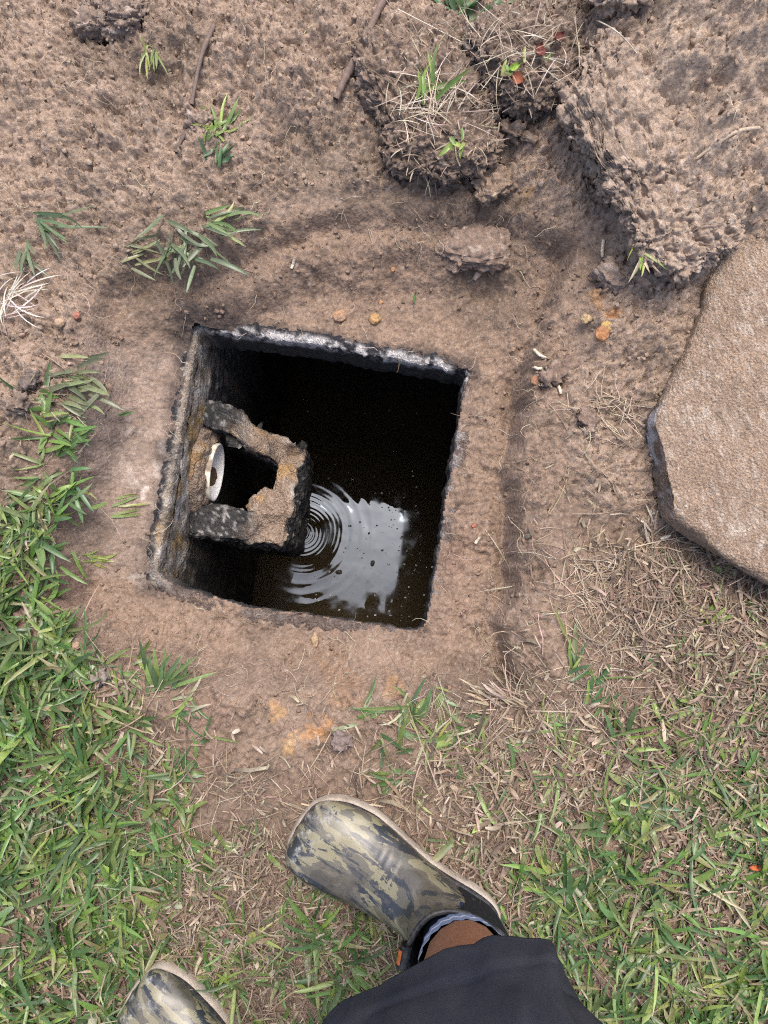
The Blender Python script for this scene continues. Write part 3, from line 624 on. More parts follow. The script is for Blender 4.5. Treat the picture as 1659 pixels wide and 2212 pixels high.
cc = mixc(cc, (0.07, 0.065, 0.065), dk * 0.7); cc = mixc(cc, (0.48, 0.48, 0.48), dk * ss(0.05, 0.35, fbm3(V, 50, 3, 78)))
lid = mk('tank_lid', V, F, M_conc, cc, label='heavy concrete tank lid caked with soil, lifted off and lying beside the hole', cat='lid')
lid.location = (c0[0] - 0.050, c0[1] - 0.022, 0.074); lid.rotation_euler = (math.radians(3.5), math.radians(-2.0), ang + math.radians(0.5))

# ------------------------------------------------------------------ grass and straw
def blades(base, az, ln, wd, el, curv, roll, c0, c1, st=5, fold=0.18, tip=0.1, clampz=True):
    n = len(base); ts = np.linspace(0, 1, st)
    e = el[:, None] - curv[:, None] * ts[None]
    step = ln[:, None] / (st - 1)
    dxy = np.cos(e) * step; dz = np.sin(e) * step
    s = np.concatenate([np.zeros((n, 1)), np.cumsum(dxy[:, :-1], 1)], 1); h = np.concatenate([np.zeros((n, 1)), np.cumsum(dz[:, :-1], 1)], 1)
    bend = rng.normal(0, 0.14, n)[:, None] * ts[None] ** 2
    ca, sa = np.cos(az[:, None] + bend), np.sin(az[:, None] + bend)
    cen = np.stack([base[:, :1] + s * ca, base[:, 1:2] + s * sa, base[:, 2:3] + h], -1)
    tan = np.stack([np.cos(e) * ca, np.cos(e) * sa, np.sin(e)], -1); lat = np.stack([-sa, ca, np.zeros_like(sa)], -1); up = np.cross(tan, lat)
    rl = roll[:, None, None] * (1 + 0.6 * ts[None, :, None])
    L = np.cos(rl) * lat + np.sin(rl) * up; U = np.cross(tan, L)
    wp = np.interp(ts, [0, 0.25, 0.6, 0.85, 1], [0.6, 1, 0.92, 0.6, tip])[None, :, None] * wd[:, None, None] * 0.5
    Vv = np.stack([cen - L * wp + U * wp * fold, cen - U * wp * fold, cen + L * wp + U * wp * fold], 2)   # n,st,3,3
    if clampz:
        g = zat(Vv[..., 0], Vv[..., 1]); Vv[..., 2] = np.maximum(Vv[..., 2], g + 0.0012 + 0.003 * rng.random((n, 1, 1)))
    tt = ts[None, :, None, None]; Cc = c0[:, None, None, :] * (1 - tt) + c1[:, None, None, :] * tt; Cc = np.broadcast_to(Cc, Vv.shape)
    f = grid_faces(st, 3); F = (f[None] + (np.arange(n) * st * 3)[:, None, None]).reshape(-1, 4)
    return Vv.reshape(-1, 3), F, Cc.reshape(-1, 3)
GU = [-300, 0, 110, 220, 330, 450, 600, 750, 900, 1050, 1200, 1350, 1500, 1659, 1950]
GV = [760, 870, 980, 1100, 1240, 1380, 1520, 1660, 1800, 1940, 2080, 2212, 2500]
GREEN = np.array([
 [0,0,0,0,0,0,0,0,0,0,0,0,0,0,0],
 [0,0,1,1,0,0,0,0,0,0,0,0,0,0,0],
 [0,0,2.5,0,0,0,0,0,0,0,0,0,0,0,0],
 [2,3,4.5,0,0,0,0,0,0,0,0,0,0,0,0],
 [9,9,2.5,0,0,0,0,0,0,0,0,0,.3,.6,1],
 [9,9,7,.3,0,0,0,0,0,0,0,.2,.8,1,1],
 [9,9,8,3.5,1.5,.3,0,0,.5,.3,.8,.8,1.4,1.5,2],
 [9,9,9,8,4,.6,0,0,1.6,1,1.8,2,2.2,2.2,3],
 [9,9,8,8,5,1.6,.3,.2,.5,1.2,3.2,4,4,3,4],
 [9,8,7,7,4,2,.8,2.6,3,2.5,4.2,5,4,3,4],
 [9,8,7,6,4.5,3,3.5,5,3.5,3.5,4.5,4,3.5,4,5],
 [9,9,8,7,5,4,4.5,5.5,5,4,4.5,4,4.5,6,6],
 [9,9,8,7,6,5,5,6,6,5,5,5,5,7,7]]) / 9.0
GREEN[7:, 10:] *= 1.35
STRAW = np.array([
 [0,0,0,0,0,0,0,0,0,0,0,0,0,0,0],
 [0,0,.4,.4,0,0,0,0,0,0,0,0,0,0,0],
 [0,0,.5,0,0,0,0,0,0,0,.2,.3,.2,0,0],
 [0,0,.5,0,0,0,0,0,0,0,.2,1,1,1,1],
 [1,1,.6,0,0,0,0,0,0,0,1.2,5,6,5,4],
 [1,1,1,.5,0,0,0,0,0,0,1.2,6,8,8,7],
 [1,1,1.5,2,1.4,.3,.2,.2,1.6,2,2,3.6,7,8,8],
 [1,1,2,3,3,2,1,1,4,5.5,6,6,8,8,8],
 [2,2,3,4,5,5,3,1,2,4.5,7,8,8,8,8],
 [2,3,4,5,7,7,6,5,5,6.5,8,8,8,8,8],
 [2,3,4,5,7,8,7,6,6.5,7,8,8,8,8,8],
 [2,3,4,5,6,6,7,6,6,7,8,8,8,8,8],
 [2,3,4,5,6,6,7,6,6,7,8,8,8,8,8]]) / 9.0
STRAW[8:, 10:] *= 0.8
def dens(D, u, v):
    i = np.interp(v, GV, np.arange(len(GV))); j = np.interp(u, GU, np.arange(len(GU)))
    a = np.minimum(i.astype(int), len(GV) - 2); b = np.minimum(j.astype(int), len(GU) - 2); s, t = i - a, j - b
    r = D[a, b] * (1 - s) * (1 - t) + D[a + 1, b] * s * (1 - t) + D[a, b + 1] * (1 - s) * t + D[a + 1, b + 1] * s * t
    return np.where((v < GV[0]), 0, r)
# boots' footprints keep the lawn out of the soles
L_BOOT = 0.322
RB_h, RB_t = P(1066, 2010, 0), P(660, 1762, 0); LB_t = P(285, 2130, 0); LB_h = LB_t + np.array([0.83, -0.555, 0]) * L_BOOT
def foot_clear(p, m=0.030):
    ok = np.ones(len(p), bool)
    for h, t in ((RB_h, RB_t), (LB_h, LB_t)):
        d = (t - h)[:2]; l = np.linalg.norm(d); d = d / l; q = p[:, :2] - h[:2]; s = np.clip(q @ d, 0.03, l - 0.055); ok &= np.linalg.norm(q - s[:, None] * d, axis=1) > m
    return ok
def scatter(n_per_m2, D, lim=(-0.95, 0.98, -1.05, 0.35), nscale=12, contrast=0.6, k=100):
    x0, x1, y0, y1 = lim; n = int((x1 - x0) * (y1 - y0) * n_per_m2)
    p = np.column_stack([rng.uniform(x0, x1, n), rng.uniform(y0, y1, n)])
    u, v = to_px(p[:, 0], p[:, 1], np.zeros(n)); d = dens(D, u, v)
    cl = 1 + contrast * 2.2 * fbm2(p[:, 0], p[:, 1], nscale, 3, k)
    p = p[rng.random(n) < d * np.clip(cl, 0.02, 3)]
    p = p[(dPat(p[:, 0], p[:, 1]) > -0.03) & foot_clear(p)]
    return np.column_stack([p, zat(p[:, 0], p[:, 1])])
def pick_cols(pal, n, jit=0.12):
    pal = np.array(pal); c = pal[rng.integers(0, len(pal), n)]
    return c * rng.uniform(1 - jit, 1 + jit, (n, 1)) * (1 + rng.normal(0, 0.05, (n, 3)))
GPAL = [(0.085, 0.160, 0.036), (0.110, 0.205, 0.046), (0.065, 0.130, 0.042), (0.145, 0.235, 0.055), (0.072, 0.145, 0.052), (0.20, 0.28, 0.065), (0.10, 0.175, 0.065), (0.055, 0.11, 0.034)]
SPAL = [(0.28, 0.215, 0.15), (0.22, 0.16, 0.112), (0.36, 0.29, 0.205), (0.165, 0.118, 0.082), (0.12, 0.088, 0.066), (0.24, 0.185, 0.138), (0.095, 0.074, 0.062), (0.44, 0.37, 0.275), (0.19, 0.125, 0.09)]
# dead thatch
p = scatter(31000, STRAW, nscale=13, contrast=0.95, k=101); n = len(p)
v_, f_, c_ = blades(p, rng.uniform(0, 2 * np.pi, n), rng.gamma(2.2, 0.0066, n) + 0.005, 0.0008 + rng.gamma(2.5, 0.0008, n), rng.normal(0.05, 0.22, n), rng.normal(0.1, 0.4, n), rng.normal(0, 0.5, n),
                    pick_cols(SPAL, n), pick_cols(SPAL, n), st=3, fold=0.3, tip=0.6)
v_[:, 2] += np.repeat(rng.random(n) ** 1.5 * 0.012, 9)
mk('dead_grass', v_, f_, M_straw, c_, label='brown and straw-coloured dead grass thatch of the worn lawn', cat='dead grass', kind='stuff')
p = scatter(11000, STRAW, nscale=11, contrast=1.0, k=103); n = len(p)
v_, f_, c_ = blades(p, rng.uniform(0, 2 * np.pi, n), rng.gamma(4, 0.010, n) + 0.015, rng.uniform(0.0008, 0.0022, n), rng.normal(0.12, 0.25, n), rng.normal(0.3, 0.5, n), rng.normal(0, 0.6, n), pick_cols(SPAL, n), pick_cols(SPAL[:3] + SPAL[7:8], n), st=5, fold=0.3, tip=0.4)
mk('dead_stems', v_, f_, M_straw, c_, label='thin bent dead stems woven through the worn lawn', cat='dead grass', kind='stuff')
# living lawn: shoots of several blades
q = scatter(6200, GREEN, nscale=10, contrast=0.6, k=102); m = len(q)
k = rng.integers(2, 6, m); ix = np.repeat(np.arange(m), k); n = len(ix)
az0 = rng.uniform(0, 2 * np.pi, m); tone = rng.uniform(0.8, 1.2, m)
base = q[ix] + np.column_stack([rng.normal(0, 0.004, (n, 2)), np.zeros(n)])
ue, ve = to_px(base[:, 0], base[:, 1], base[:, 2]); lush = dens(GREEN, ue, ve)
dry = np.clip(rng.random(n) * 1.35 - 0.35 - 0.5 * lush, 0, 1)[:, None]
cg0 = pick_cols(GPAL, n) * tone[ix][:, None]; cg0 = cg0 * (1 - 0.5 * dry) + np.array([0.30, 0.29, 0.12]) * 0.5 * dry
cg1 = cg0 * rng.uniform(0.85, 1.2, (n, 1)); tipdry = (rng.random(n) < 0.16)[:, None]; cg1 = np.where(tipdry, pick_cols([(0.38, 0.32, 0.19), (0.24, 0.18, 0.10), (0.30, 0.29, 0.12)], n), cg1)
v_, f_, c_ = blades(base, az0[ix] + rng.normal(0, 0.85, n), (rng.gamma(4, 0.0072, n) + 0.009) * (0.9 + 0.25 * lush), 0.0024 + rng.gamma(3, 0.0011, n), rng.uniform(-0.05, 0.85, n) * (0.6 + 0.5 * lush), rng.uniform(-0.1, 0.55, n), rng.normal(0, 0.45, n), cg0, cg1, st=5)
v_[:, 2] += np.repeat(lush * rng.random(n) * 0.014, 15)
mk('lawn_grass', v_, f_, M_grass, c_, label='short broad-bladed green lawn grass round the pit', cat='grass', kind='stuff')
# the lawn goes on round the work
n = 5200; ra = np.sqrt(rng.uniform(0.86 ** 2, 2.6 ** 2, n)); th = rng.uniform(0, 2 * np.pi, n); q = np.column_stack([ra * np.cos(th), ra * np.sin(th)])
q = q[((np.abs(q[:, 0]) > 0.82) | (q[:, 1] < -0.80) | (q[:, 1] > 1.16)) & (sdf(SPOIL, q[:, 0], q[:, 1]) > -0.25 * (1 - ss(1.0, 1.6, np.hypot(q[:, 0], q[:, 1]))) - 9 * ss(1.3, 1.7, np.hypot(q[:, 0], q[:, 1])))]
ix = np.repeat(np.arange(len(q)), 4); n = len(ix); base = np.column_stack([q[ix] + rng.normal(0, 0.02, (n, 2)), np.zeros(n)]); c_g = pick_cols(GPAL, n)
v_, f_, c_ = blades(base, rng.uniform(0, 2 * np.pi, n), rng.gamma(5, 0.010, n) + 0.02, rng.uniform(0.008, 0.017, n), rng.uniform(0.1, 0.9, n), rng.uniform(0, 0.7, n), rng.normal(0, 0.4, n), c_g, c_g * 1.15, st=3, clampz=False)
mk('outer_lawn', v_, f_, M_grass, c_, label='green lawn stretching away beyond the dug-up ground', cat='grass', kind='stuff')
# fine pale stems over the thatch and root hairs at the cut edges
def stems(pts, n, lmin, lmax, r, pal, name, label, lift=0.006, wig=0.35):
    VV = []; FF = []; CC = []; off = 0
    for i in range(n):
        a = pts[i]; az = rng.uniform(0, 2 * np.pi); ln = rng.uniform(lmin, lmax); m = 6; step = ln / (m - 1); q = [np.array(a)]
        for j in range(m - 1):
            az += rng.normal(0, wig); q.append(q[-1] + np.array([math.cos(az) * step, math.sin(az) * step, 0]))
        q = np.array(q); q[:, 2] = np.maximum(zat(q[:, 0], q[:, 1]), a[2]) + 0.001 + lift * rng.random() * np.sin(np.linspace(0, np.pi, m))
        t, f = tube(q, np.linspace(r, r * 0.5, m) * rng.uniform(0.7, 1.3), 4); VV.append(t); FF.append(f + off); off += len(t)
        CC.append(np.ones((len(t), 3)) * pick_cols(pal, 1)[0])
    return mk(name, np.concatenate(VV), np.concatenate(FF), M_root, np.concatenate(CC), label=label, cat='roots' if 'root' in name else 'stalks', kind='stuff')
PALE = [(0.44, 0.37, 0.27), (0.36, 0.29, 0.205), (0.50, 0.44, 0.34), (0.29, 0.22, 0.16)]
def near_px(n, u, v, su, sv, z=0.0):
    r = np.array([P(rng.normal(u, su), rng.normal(v, sv), z) for _ in range(n)]); r[:, 2] = zat(r[:, 0], r[:, 1]); return r
sp = np.concatenate([near_px(150, 1320, 1270, 75, 50), near_px(120, 1480, 1330, 90, 70), near_px(60, 1000, 1600, 70, 50), near_px(50, 1230, 1500, 90, 70), near_px(60, 1290, 900, 45, 25), near_px(140, 500, 1900, 190, 90), near_px(160, 1400, 1800, 160, 200)])
stems(sp, len(sp), 0.02, 0.07, 0.0007, PALE, 'dry_stalks', 'thin pale dry grass stalks tangled over the soil beside the lid', wig=0.22)
e = []
while len(e) < 300:
    u, v = rng.uniform(100, 1300), rng.uniform(450, 1550); p = P(u, v, -0.05); d = float(dPat(p[0], p[1]))
    if -0.045 < d < 0.02 and float(dHat(p[0], p[1])) > 0.02: e.append((p[0], p[1], float(zat(p[0], p[1]))))
for _ in range(260):
    u, v = rng.uniform(0, 1659), rng.uniform(0, 600); p = P(u, v, 0.03); e.append((p[0], p[1], float(zat(p[0], p[1]))))
for i in range(70):
    j = rng.integers(0, len(per)); w = world_of(per[j] + nrm[j] * rng.uniform(0.004, 0.03)); e.append((w[0], w[1], ZR + 0.002))
stems(np.array(e), len(e), 0.012, 0.045, 0.00045, PALE + [(0.20, 0.14, 0.10)], 'root_hairs', 'fine torn root hairs sticking out of the cut soil', lift=0.008, wig=0.5)

# ------------------------------------------------------------------ single plants, twigs, stones, leaves
def one_blade(parent, base, az, ln, wd, el, curv, c0, c1, roll=None, mat=None, name='blade', clamp=True):
    a = lambda v: np.array([v], float)
    v, f, c = blades(a(base), a(az), a(ln), a(wd), a(el), a(curv), a(rng.normal(0, 0.35) if roll is None else roll), a(c0), a(c1), st=7, clampz=clamp)
    o = mk(name, v - np.array(parent.location), f, mat or M_grass, c, parent)
    return o
def tuft(u, v, label, n, ln, wd, az, spread, z=None, el=(0.1, 0.7), pal=GPAL, tips=None, mud=0.0, name='grass_tuft', cat='grass tuft', rad=0.008, off=0.0):
    p = P(u, v, 0.0 if z is None else z); p[2] = float(zat(p[0], p[1])) if z is None else z
    p = P(u, v, p[2]); t = empty(name, p, label=label, cat=cat)
    ln *= 1.1; wd *= 0.92 if wd > 0.003 else 1.0; n = int(n * 1.45) if wd > 0.003 else n
    for i in range(n):
        b = p + np.array([rng.normal(0, rad), rng.normal(0, rad), 0.001 + off])
        c = pick_cols(pal, 1)[0] * (1 - mud) + np.array([0.27, 0.22, 0.16]) * mud * rng.uniform(0.8, 1.1)
        one_blade(t, b, math.radians(az) + rng.uniform(-1, 1) * math.radians(spread), ln * rng.uniform(0.6, 1.15), wd * rng.uniform(0.75, 1.15), rng.uniform(*el), rng.uniform(0.1, 0.8), c * 0.95, np.array(tips) if tips is not None and rng.random() < 0.4 else c * 1.1, clamp=(z is None))
    return t
YEL = [(0.26, 0.31, 0.07), (0.20, 0.27, 0.06), (0.14, 0.22, 0.055)]
DKG = [(0.06, 0.115, 0.05), (0.075, 0.14, 0.055), (0.09, 0.15, 0.06)]
tuft(470, 300, 'uprooted yellow-green grass shoot lying on the spoil beside the thin twig', 9, 0.055, 0.0065, 80, 70, pal=YEL)
tuft(465, 350, 'small dark grass shoot just below the uprooted yellow-green one', 5, 0.032, 0.006, 60, 60, pal=DKG)
tuft(325, 110, 'half-buried yellowish grass shoot near the upper edge of the spoil', 6, 0.045, 0.005, 270, 35, pal=YEL, mud=0.25)
tuft(85, 480, 'spray of five long mud-dusted blades on the spoil', 7, 0.075, 0.0065, -25, 42, mud=0.15, pal=DKG)
tuft(60, 540, 'drooping muddy blades below the long spray', 5, 0.05, 0.006, -75, 35, mud=0.3, pal=DKG)
tuft(400, 520, 'thick clump of dusty green blades hanging into the pit corner', 16, 0.058, 0.0075, -70, 60, mud=0.22, pal=DKG, rad=0.022, el=(0.0, 0.5))
tuft(470, 480, 'dusty blades fanned out sideways on the pit rim', 9, 0.052, 0.0065, -8, 38, mud=0.2, rad=0.015, el=(0.0, 0.4))
tuft(285, 545, 'flattened muddy blades beside the thick clump', 8, 0.05, 0.0065, -10, 40, mud=0.45, rad=0.014, el=(0.0, 0.35))
tuft(150, 830, 'muddy olive grass clump leaning over the pit edge', 18, 0.048, 0.0085, 5, 40, mud=0.42, rad=0.018, el=(0.0, 0.5))
tuft(120, 960, 'bright green grass clump peeping from under the spoil', 14, 0.036, 0.007, 0, 60, rad=0.016, el=(0.1, 0.6))
tuft(120, 1080, 'leafy green clump at the bend of the pit edge', 18, 0.038, 0.007, 10, 80, rad=0.022, el=(0.1, 0.7))
tuft(75, 1215, 'lush green clump where lawn meets spoil', 18, 0.042, 0.007, 0, 100, rad=0.022, el=(0.1, 0.7))
tuft(205, 1210, 'lone yellow-green sprig on the pit floor', 5, 0.025, 0.005, 0, 30, pal=YEL, el=(0.1, 0.4))
tuft(240, 1105, 'uprooted sprig with bare roots on the pit floor', 4, 0.045, 0.005, 5, 20, pal=YEL, mud=0.1, el=(0.0, 0.2))
tuft(345, 1490, 'tall-bladed weed at the lower pit edge', 11, 0.062, 0.0075, 70, 65, mud=0.12, el=(0.2, 0.7))
tuft(385, 1530, 'dry-tipped grass sprig just below the tall-bladed weed', 8, 0.045, 0.005, -20, 90, tips=(0.5, 0.44, 0.33), el=(0.1, 0.6))
tuft(890, 1560, 'striped green tuft above the boot toe', 7, 0.055, 0.0065, 80, 30, mud=0.1, el=(0.2, 0.6))
tuft(930, 1600, 'straggling half-dry tuft beside the striped one', 9, 0.045, 0.0045, 0, 160, tips=(0.55, 0.48, 0.36), pal=YEL, el=(0.1, 0.5))
tuft(1235, 1460, 'young sprout on the bare soil at the pit corner', 5, 0.042, 0.006, 75, 60, el=(0.2, 0.7))
tuft(1270, 1530, 'upright two-bladed sprout in the thatch', 4, 0.05, 0.0065, 70, 30, el=(0.1, 0.5))
tuft(1345, 1600, 'sprout with one broad blade rising over dead grass', 5, 0.05, 0.007, 60, 60, el=(0.1, 0.6))
tuft(1390, 1745, 'star-shaped bluish-green grass plant in the worn lawn', 10, 0.05, 0.008, 90, 180, pal=DKG, el=(0.1, 0.4))
tuft(1530, 1340, 'small green tuft near the lower lid edge', 6, 0.032, 0.006, 80, 120, pal=YEL, el=(0.2, 0.8))
tuft(720, 2010, 'big leafy grass plant between the two boots', 13, 0.062, 0.008, 60, 170, el=(0.15, 0.6), rad=0.014)
tuft(530, 2030, 'long arching grass plant near the lower boot', 10, 0.06, 0.0065, 90, 170, pal=YEL, el=(0.15, 0.6), rad=0.012)
tuft(880, 1975, 'tuft tucked under the side of the boot', 8, 0.045, 0.007, 90, 120, pal=DKG, el=(0.15, 0.6))
tuft(1125, 1935, 'leafy tuft at the heel of the boot', 10, 0.045, 0.0075, 45, 110, el=(0.15, 0.7))
tuft(1580, 2140, 'vivid light-green tuft in the lower corner', 9, 0.06, 0.009, 90, 170, pal=YEL, el=(0.15, 0.6))
tuft(1400, 1140 - 0, 'faded wisp of grass under the lid corner', 6, 0.035, 0.004, 80, 60, pal=PALE, el=(0.1, 0.6), name='dry_tuft', cat='dry grass')
tuft(1430, 885, 'single fresh blade beside the lid corner', 2, 0.03, 0.006, 95, 25, el=(0.1, 0.3))
tuft(1380, 540, 'bent dead stalks with green streaks on the crumbly heap', 8, 0.045, 0.005, -80, 60, pal=PALE + YEL, el=(0.1, 0.5), name='dry_tuft', cat='dry grass')
tuft(20, 640, 'white bleached root tuft at the picture edge', 34, 0.055, 0.0022, -10, 90, pal=[(0.62, 0.58, 0.5), (0.5, 0.46, 0.38)], el=(0.05, 0.7), name='dry_tuft', cat='dry grass', rad=0.014)
# growth on the turf clods
def top_of(key, u, v):
    V = CL[key][1]; p = P(u, v, 0.09); d = np.hypot(V[:, 0] - p[0], V[:, 1] - p[1]); return float(V[d < 0.02, 2].max()) if (d < 0.02).any() else 0.05
zA = top_of('turfA', 925, 195)
tuft(925, 205, 'pale dry stalks and fresh green blades growing from the large turf clod', 9, 0.055, 0.0065, 50, 60, z=zA - 0.004, pal=YEL, el=(0.1, 0.8))
tuft(935, 225, 'mat of bleached straw on the large turf clod', 80, 0.055, 0.0015, 60, 180, z=zA - 0.003, pal=PALE + [(0.62, 0.56, 0.45)], el=(0.0, 0.5), name='dry_tuft', cat='dry grass', rad=0.024)
tuft(990, 305, 'bright green leaf stubs on the lower side of the large turf clod', 5, 0.022, 0.007, -60, 90, z=top_of('turfA', 985, 300) - 0.002, pal=YEL, el=(0, 0.4), rad=0.012)
zB = top_of('turfB', 1130, 140)
tuft(1130, 110, 'spiky dry straw on the red-leaf turf clod', 64, 0.052, 0.0014, 90, 180, z=zB, pal=PALE, el=(0.05, 0.7), name='dry_tuft', cat='dry grass', rad=0.030)
tuft(1120, 145, 'little light-green leaves on the red-leaf turf clod', 4, 0.02, 0.006, 60, 120, z=zB + 0.002, pal=YEL, el=(0.1, 0.6), rad=0.018)
tuft(1010, 40, 'tall dark-green blades growing behind the turf clods', 11, 0.075, 0.008, 80, 60, pal=DKG, el=(0.3, 0.9), rad=0.016)
tuft(985, 125, 'one long bright blade lying across the gap between the turf clods', 2, 0.06, 0.009, 32, 6, z=0.085, pal=[(0.17, 0.27, 0.10)], tips=(0.55, 0.5, 0.4), el=(0.0, 0.1))
# thatch stubble pressed into the clods
def stubble(key, n, label, sel):
    V = CL[key][1]; ok = sel(V); idx = np.flatnonzero(ok); p = V[rng.choice(idx, n)] + [0, 0, 0.001]
    v, f, c = blades(p, rng.uniform(0, 2 * np.pi, n), rng.gamma(4, 0.005, n) + 0.005, rng.uniform(0.0008, 0.0024, n), rng.normal(0.15, 0.35, n), rng.normal(0.2, 0.4, n), rng.normal(0, 0.5, n), pick_cols(PALE + SPAL[:4], n), pick_cols(PALE, n), st=4, fold=0.3, tip=0.5, clampz=False)
    mk('turf_stubble', v, f, M_straw, c, label=label, cat='dead grass', kind='stuff')
pa = P(935, 200, 0.08); pb_ = P(1130, 150, 0.08)
stubble('turfA', 420, 'short dead stubble matted on the large turf clod', lambda V: (V[:, 2] > 0.03) & (np.hypot(V[:, 0] - pa[0] - 0.01, V[:, 1] - pa[1] + 0.01) < 0.11) & (V[:, 0] > pa[0] - 0.045))
stubble('turfB', 380, 'short dead stubble matted on the red-leaf turf clod', lambda V: (V[:, 2] > 0.035))
# lying roots / long fibres on the big clods
def fibre(pts, r, label, col, name='root', cat='root', seg=6, z=0.004, knots=0.0, ab=None):
    w = []
    for q in pts:
        u, v = q[:2]; p = P(u, v, q[2] if len(q) > 2 else 0.0)
        if len(q) < 3: p = P(u, v, float(zat(p[0], p[1]))); p[2] = float(zat(p[0], p[1])) + z
        w.append(p)
    s = np.linspace(0, len(w) - 1, 14 * (len(w) - 1)); c = crom(w, s); rr = np.interp(s, np.arange(len(w)), np.broadcast_to(r, len(w)))
    rr = rr * (1 + knots * noise2(s * 4.1, s * 0 + 3, 5) + 0.15 * noise2(s * 11, s * 0, 6))
    V, F = tube(c, rr, seg); cl = np.ones((len(V), 3)) * np.asarray(col) * (1 + 0.3 * fbm3(V, 130, 3, 7))[:, None]
    o = mk(name, V, F, M_root, cl, label=label, cat=cat); return o
zt = lambda k, u, v: top_of(k, u, v) + 0.004
fibre([(462, 55), (437, 130), (415, 230)], (0.0030, 0.0036, 0.0034), 'thin grey-brown twig half sunk in the spoil', (0.15, 0.115, 0.095), 'twig', 'twig', z=0.003, knots=0.25)
fibre([(412, 262), (398, 300), (383, 335)], (0.0036, 0.0038, 0.002), 'short lower end of the thin twig emerging below the small clod', (0.13, 0.10, 0.085), 'twig', 'twig', z=0.003, knots=0.25)
fibre([(872, -20), (830, 40), (778, 120), (748, 180), (726, 222)], (0.005, 0.0056, 0.006, 0.0058, 0.005), 'thick bark-covered stick leaning against the large turf clod', (0.165, 0.12, 0.098), 'twig', 'twig', seg=10, knots=0.2, z=0.010)
fibre([(1034, 548), (1040, 570), (1032, 600), (1020, 618)], (0.0038, 0.005, 0.0052, 0.003), 'stubby broken root with pale torn end below the flattened clod', (0.36, 0.29, 0.225), seg=9, z=0.005, knots=0.25)
fibre([(290, 928, ZR + .008), (279, 945, ZR + .006), (276, 965, ZR + .007), (265, 985, ZR + .006)], (0.0012, 0.0018, 0.0018, 0.0008), 'dark earthworm curled on the pit floor', (0.085, 0.055, 0.05), 'earthworm', 'earthworm')
fibre([(1310, 1225), (1350, 1190), (1420, 1170), (1480, 1160)], (0.0009, 0.0009, 0.0008, 0.0005), 'long pale root reaching towards the lid corner', (0.48, 0.40, 0.30), z=0.006)
fibre([(1280, 40, 0.10), (1320, 60, zt('tr', 1320, 60)), (1350, 85, zt('tr', 1350, 85)), (1375, 115, zt('tr', 1375, 115))], (0.0008, 0.001, 0.001, 0.0006), 'curved pale root lying over the rounded clod', (0.52, 0.45, 0.36))
fibre([(1035, 110, zt('turfA', 1035, 120)), (860, 20, 0.10)][::-1], (0.0007, 0.0005), 'long straight straw springing from the large turf clod', (0.6, 0.53, 0.42), 'straw', 'straw')
fibre([(985, 285, zt('turfA', 985, 285)), (1000, 330, 0.055), (1010, 355, 0.04)], (0.0011, 0.0009, 0.0006), 'dangling pale stem below the large turf clod', (0.55, 0.52, 0.36), 'straw', 'straw')
fibre([(1560, 270), (1600, 268), (1640, 276)], (0.0022, 0.003, 0.0024), 'buff root stub lying on the crumbly heap', (0.40, 0.32, 0.24), z=0.004)
fibre([(290, 1400), (355, 1120 + 290), (345, 1440)], (0.0006, 0.0006, 0.0005), 'wiry root curling over the lower pit edge', (0.36, 0.28, 0.2))
for (u, v, du, dv, lab) in ((1150, 762, 28, 12, 'pale cut straw stub pointing at the gnarled clod'), (1145, 802, 26, -4, 'blunt root stub beneath the pale cut straw'), (1165, 832, 24, 4, 'level white straw stub on the clay shelf'), (1203, 835, 8, 16, 'short upright white straw stub on the clay shelf'),
                            (1345, 455, 6, 28, 'wide bleached straw piece on the crumbly heap'), (1425, 1165, 20, -8, 'grey straw scrap under the lid corner'), (1025, 1175, 10, -14, 'tiny straw scrap on the ledge right of the hole'), (640, 575, -6, 26, 'curled dry leaf scrap on the upper pit slope')):
    fibre([(u, v), (u + du * 0.5, v + dv * 0.5), (u + du, v + dv)], (0.0024, 0.0026, 0.0022), lab, (0.58, 0.52, 0.41), 'straw_stub', 'straw', z=0.004)
def stone(u, v, r, label, col, z=None, cat='stone', name='stone', sq=(1, 1, 0.7)):
    p = P(u, v, ZR if z is None else z); z0 = float(zat(p[0], p[1])); p = P(u, v, z0)
    S, F = ico(4); V = S * r * np.array(sq); s = np.array([u * .01, v * .013, 0]); V = V * (1 + 0.28 * fbm3(V + s, 0.9 / r, 3, 85))[:, None]; V += normals(V, F) * (0.0012 * fbm3(V + s, 300, 2, 86))[:, None]
    c = np.ones((len(V), 3)) * (np.asarray(col) * 0.62 + np.array([0.21, 0.155, 0.12]) * 0.3); c = mixc(c, (0.20, 0.15, 0.115), ss(0.1, 0.45, fbm3(V + s, 110, 3, 87)) * 0.8); c *= (1 + 0.25 * fbm3(V + s, 240, 2, 88))[:, None]
    o = mk(name, V, F, M_soil, c, label=label, cat=cat); o.location = (p[0], p[1], z0 + r * sq[2] * 0.35); o.rotation_euler = (0, 0, u % 3); return o
stone(734, 683, 0.010, 'broken-edged tan and orange stone above the far rim', (0.42, 0.24, 0.13), sq=(1, 1.2, 0.5))
stone(810, 690, 0.0095, 'bright ochre stone above the far rim', (0.52, 0.31, 0.12))
stone(823, 653, 0.0035, 'tiny orange pebble above the ochre stone', (0.48, 0.25, 0.12))
stone(681, 1383, 0.008, 'pale ochre pear-shaped stone below the near rim', (0.48, 0.34, 0.19), sq=(0.7, 1.3, 0.7))
stone(130, 698, 0.008, 'buff pebble on the spoil by the pit corner', (0.45, 0.31, 0.20), z=0.02)
stone(167, 682, 0.006, 'brick-red pebble next to the buff one', (0.42, 0.16, 0.11), z=0.02)
stone(848, 583, 0.004, 'small orange pebble on the upper pit slope', (0.52, 0.26, 0.12))
stone(1265, 690, 0.009, 'yellow clay nugget by the trodden clay', (0.55, 0.40, 0.20), z=0)
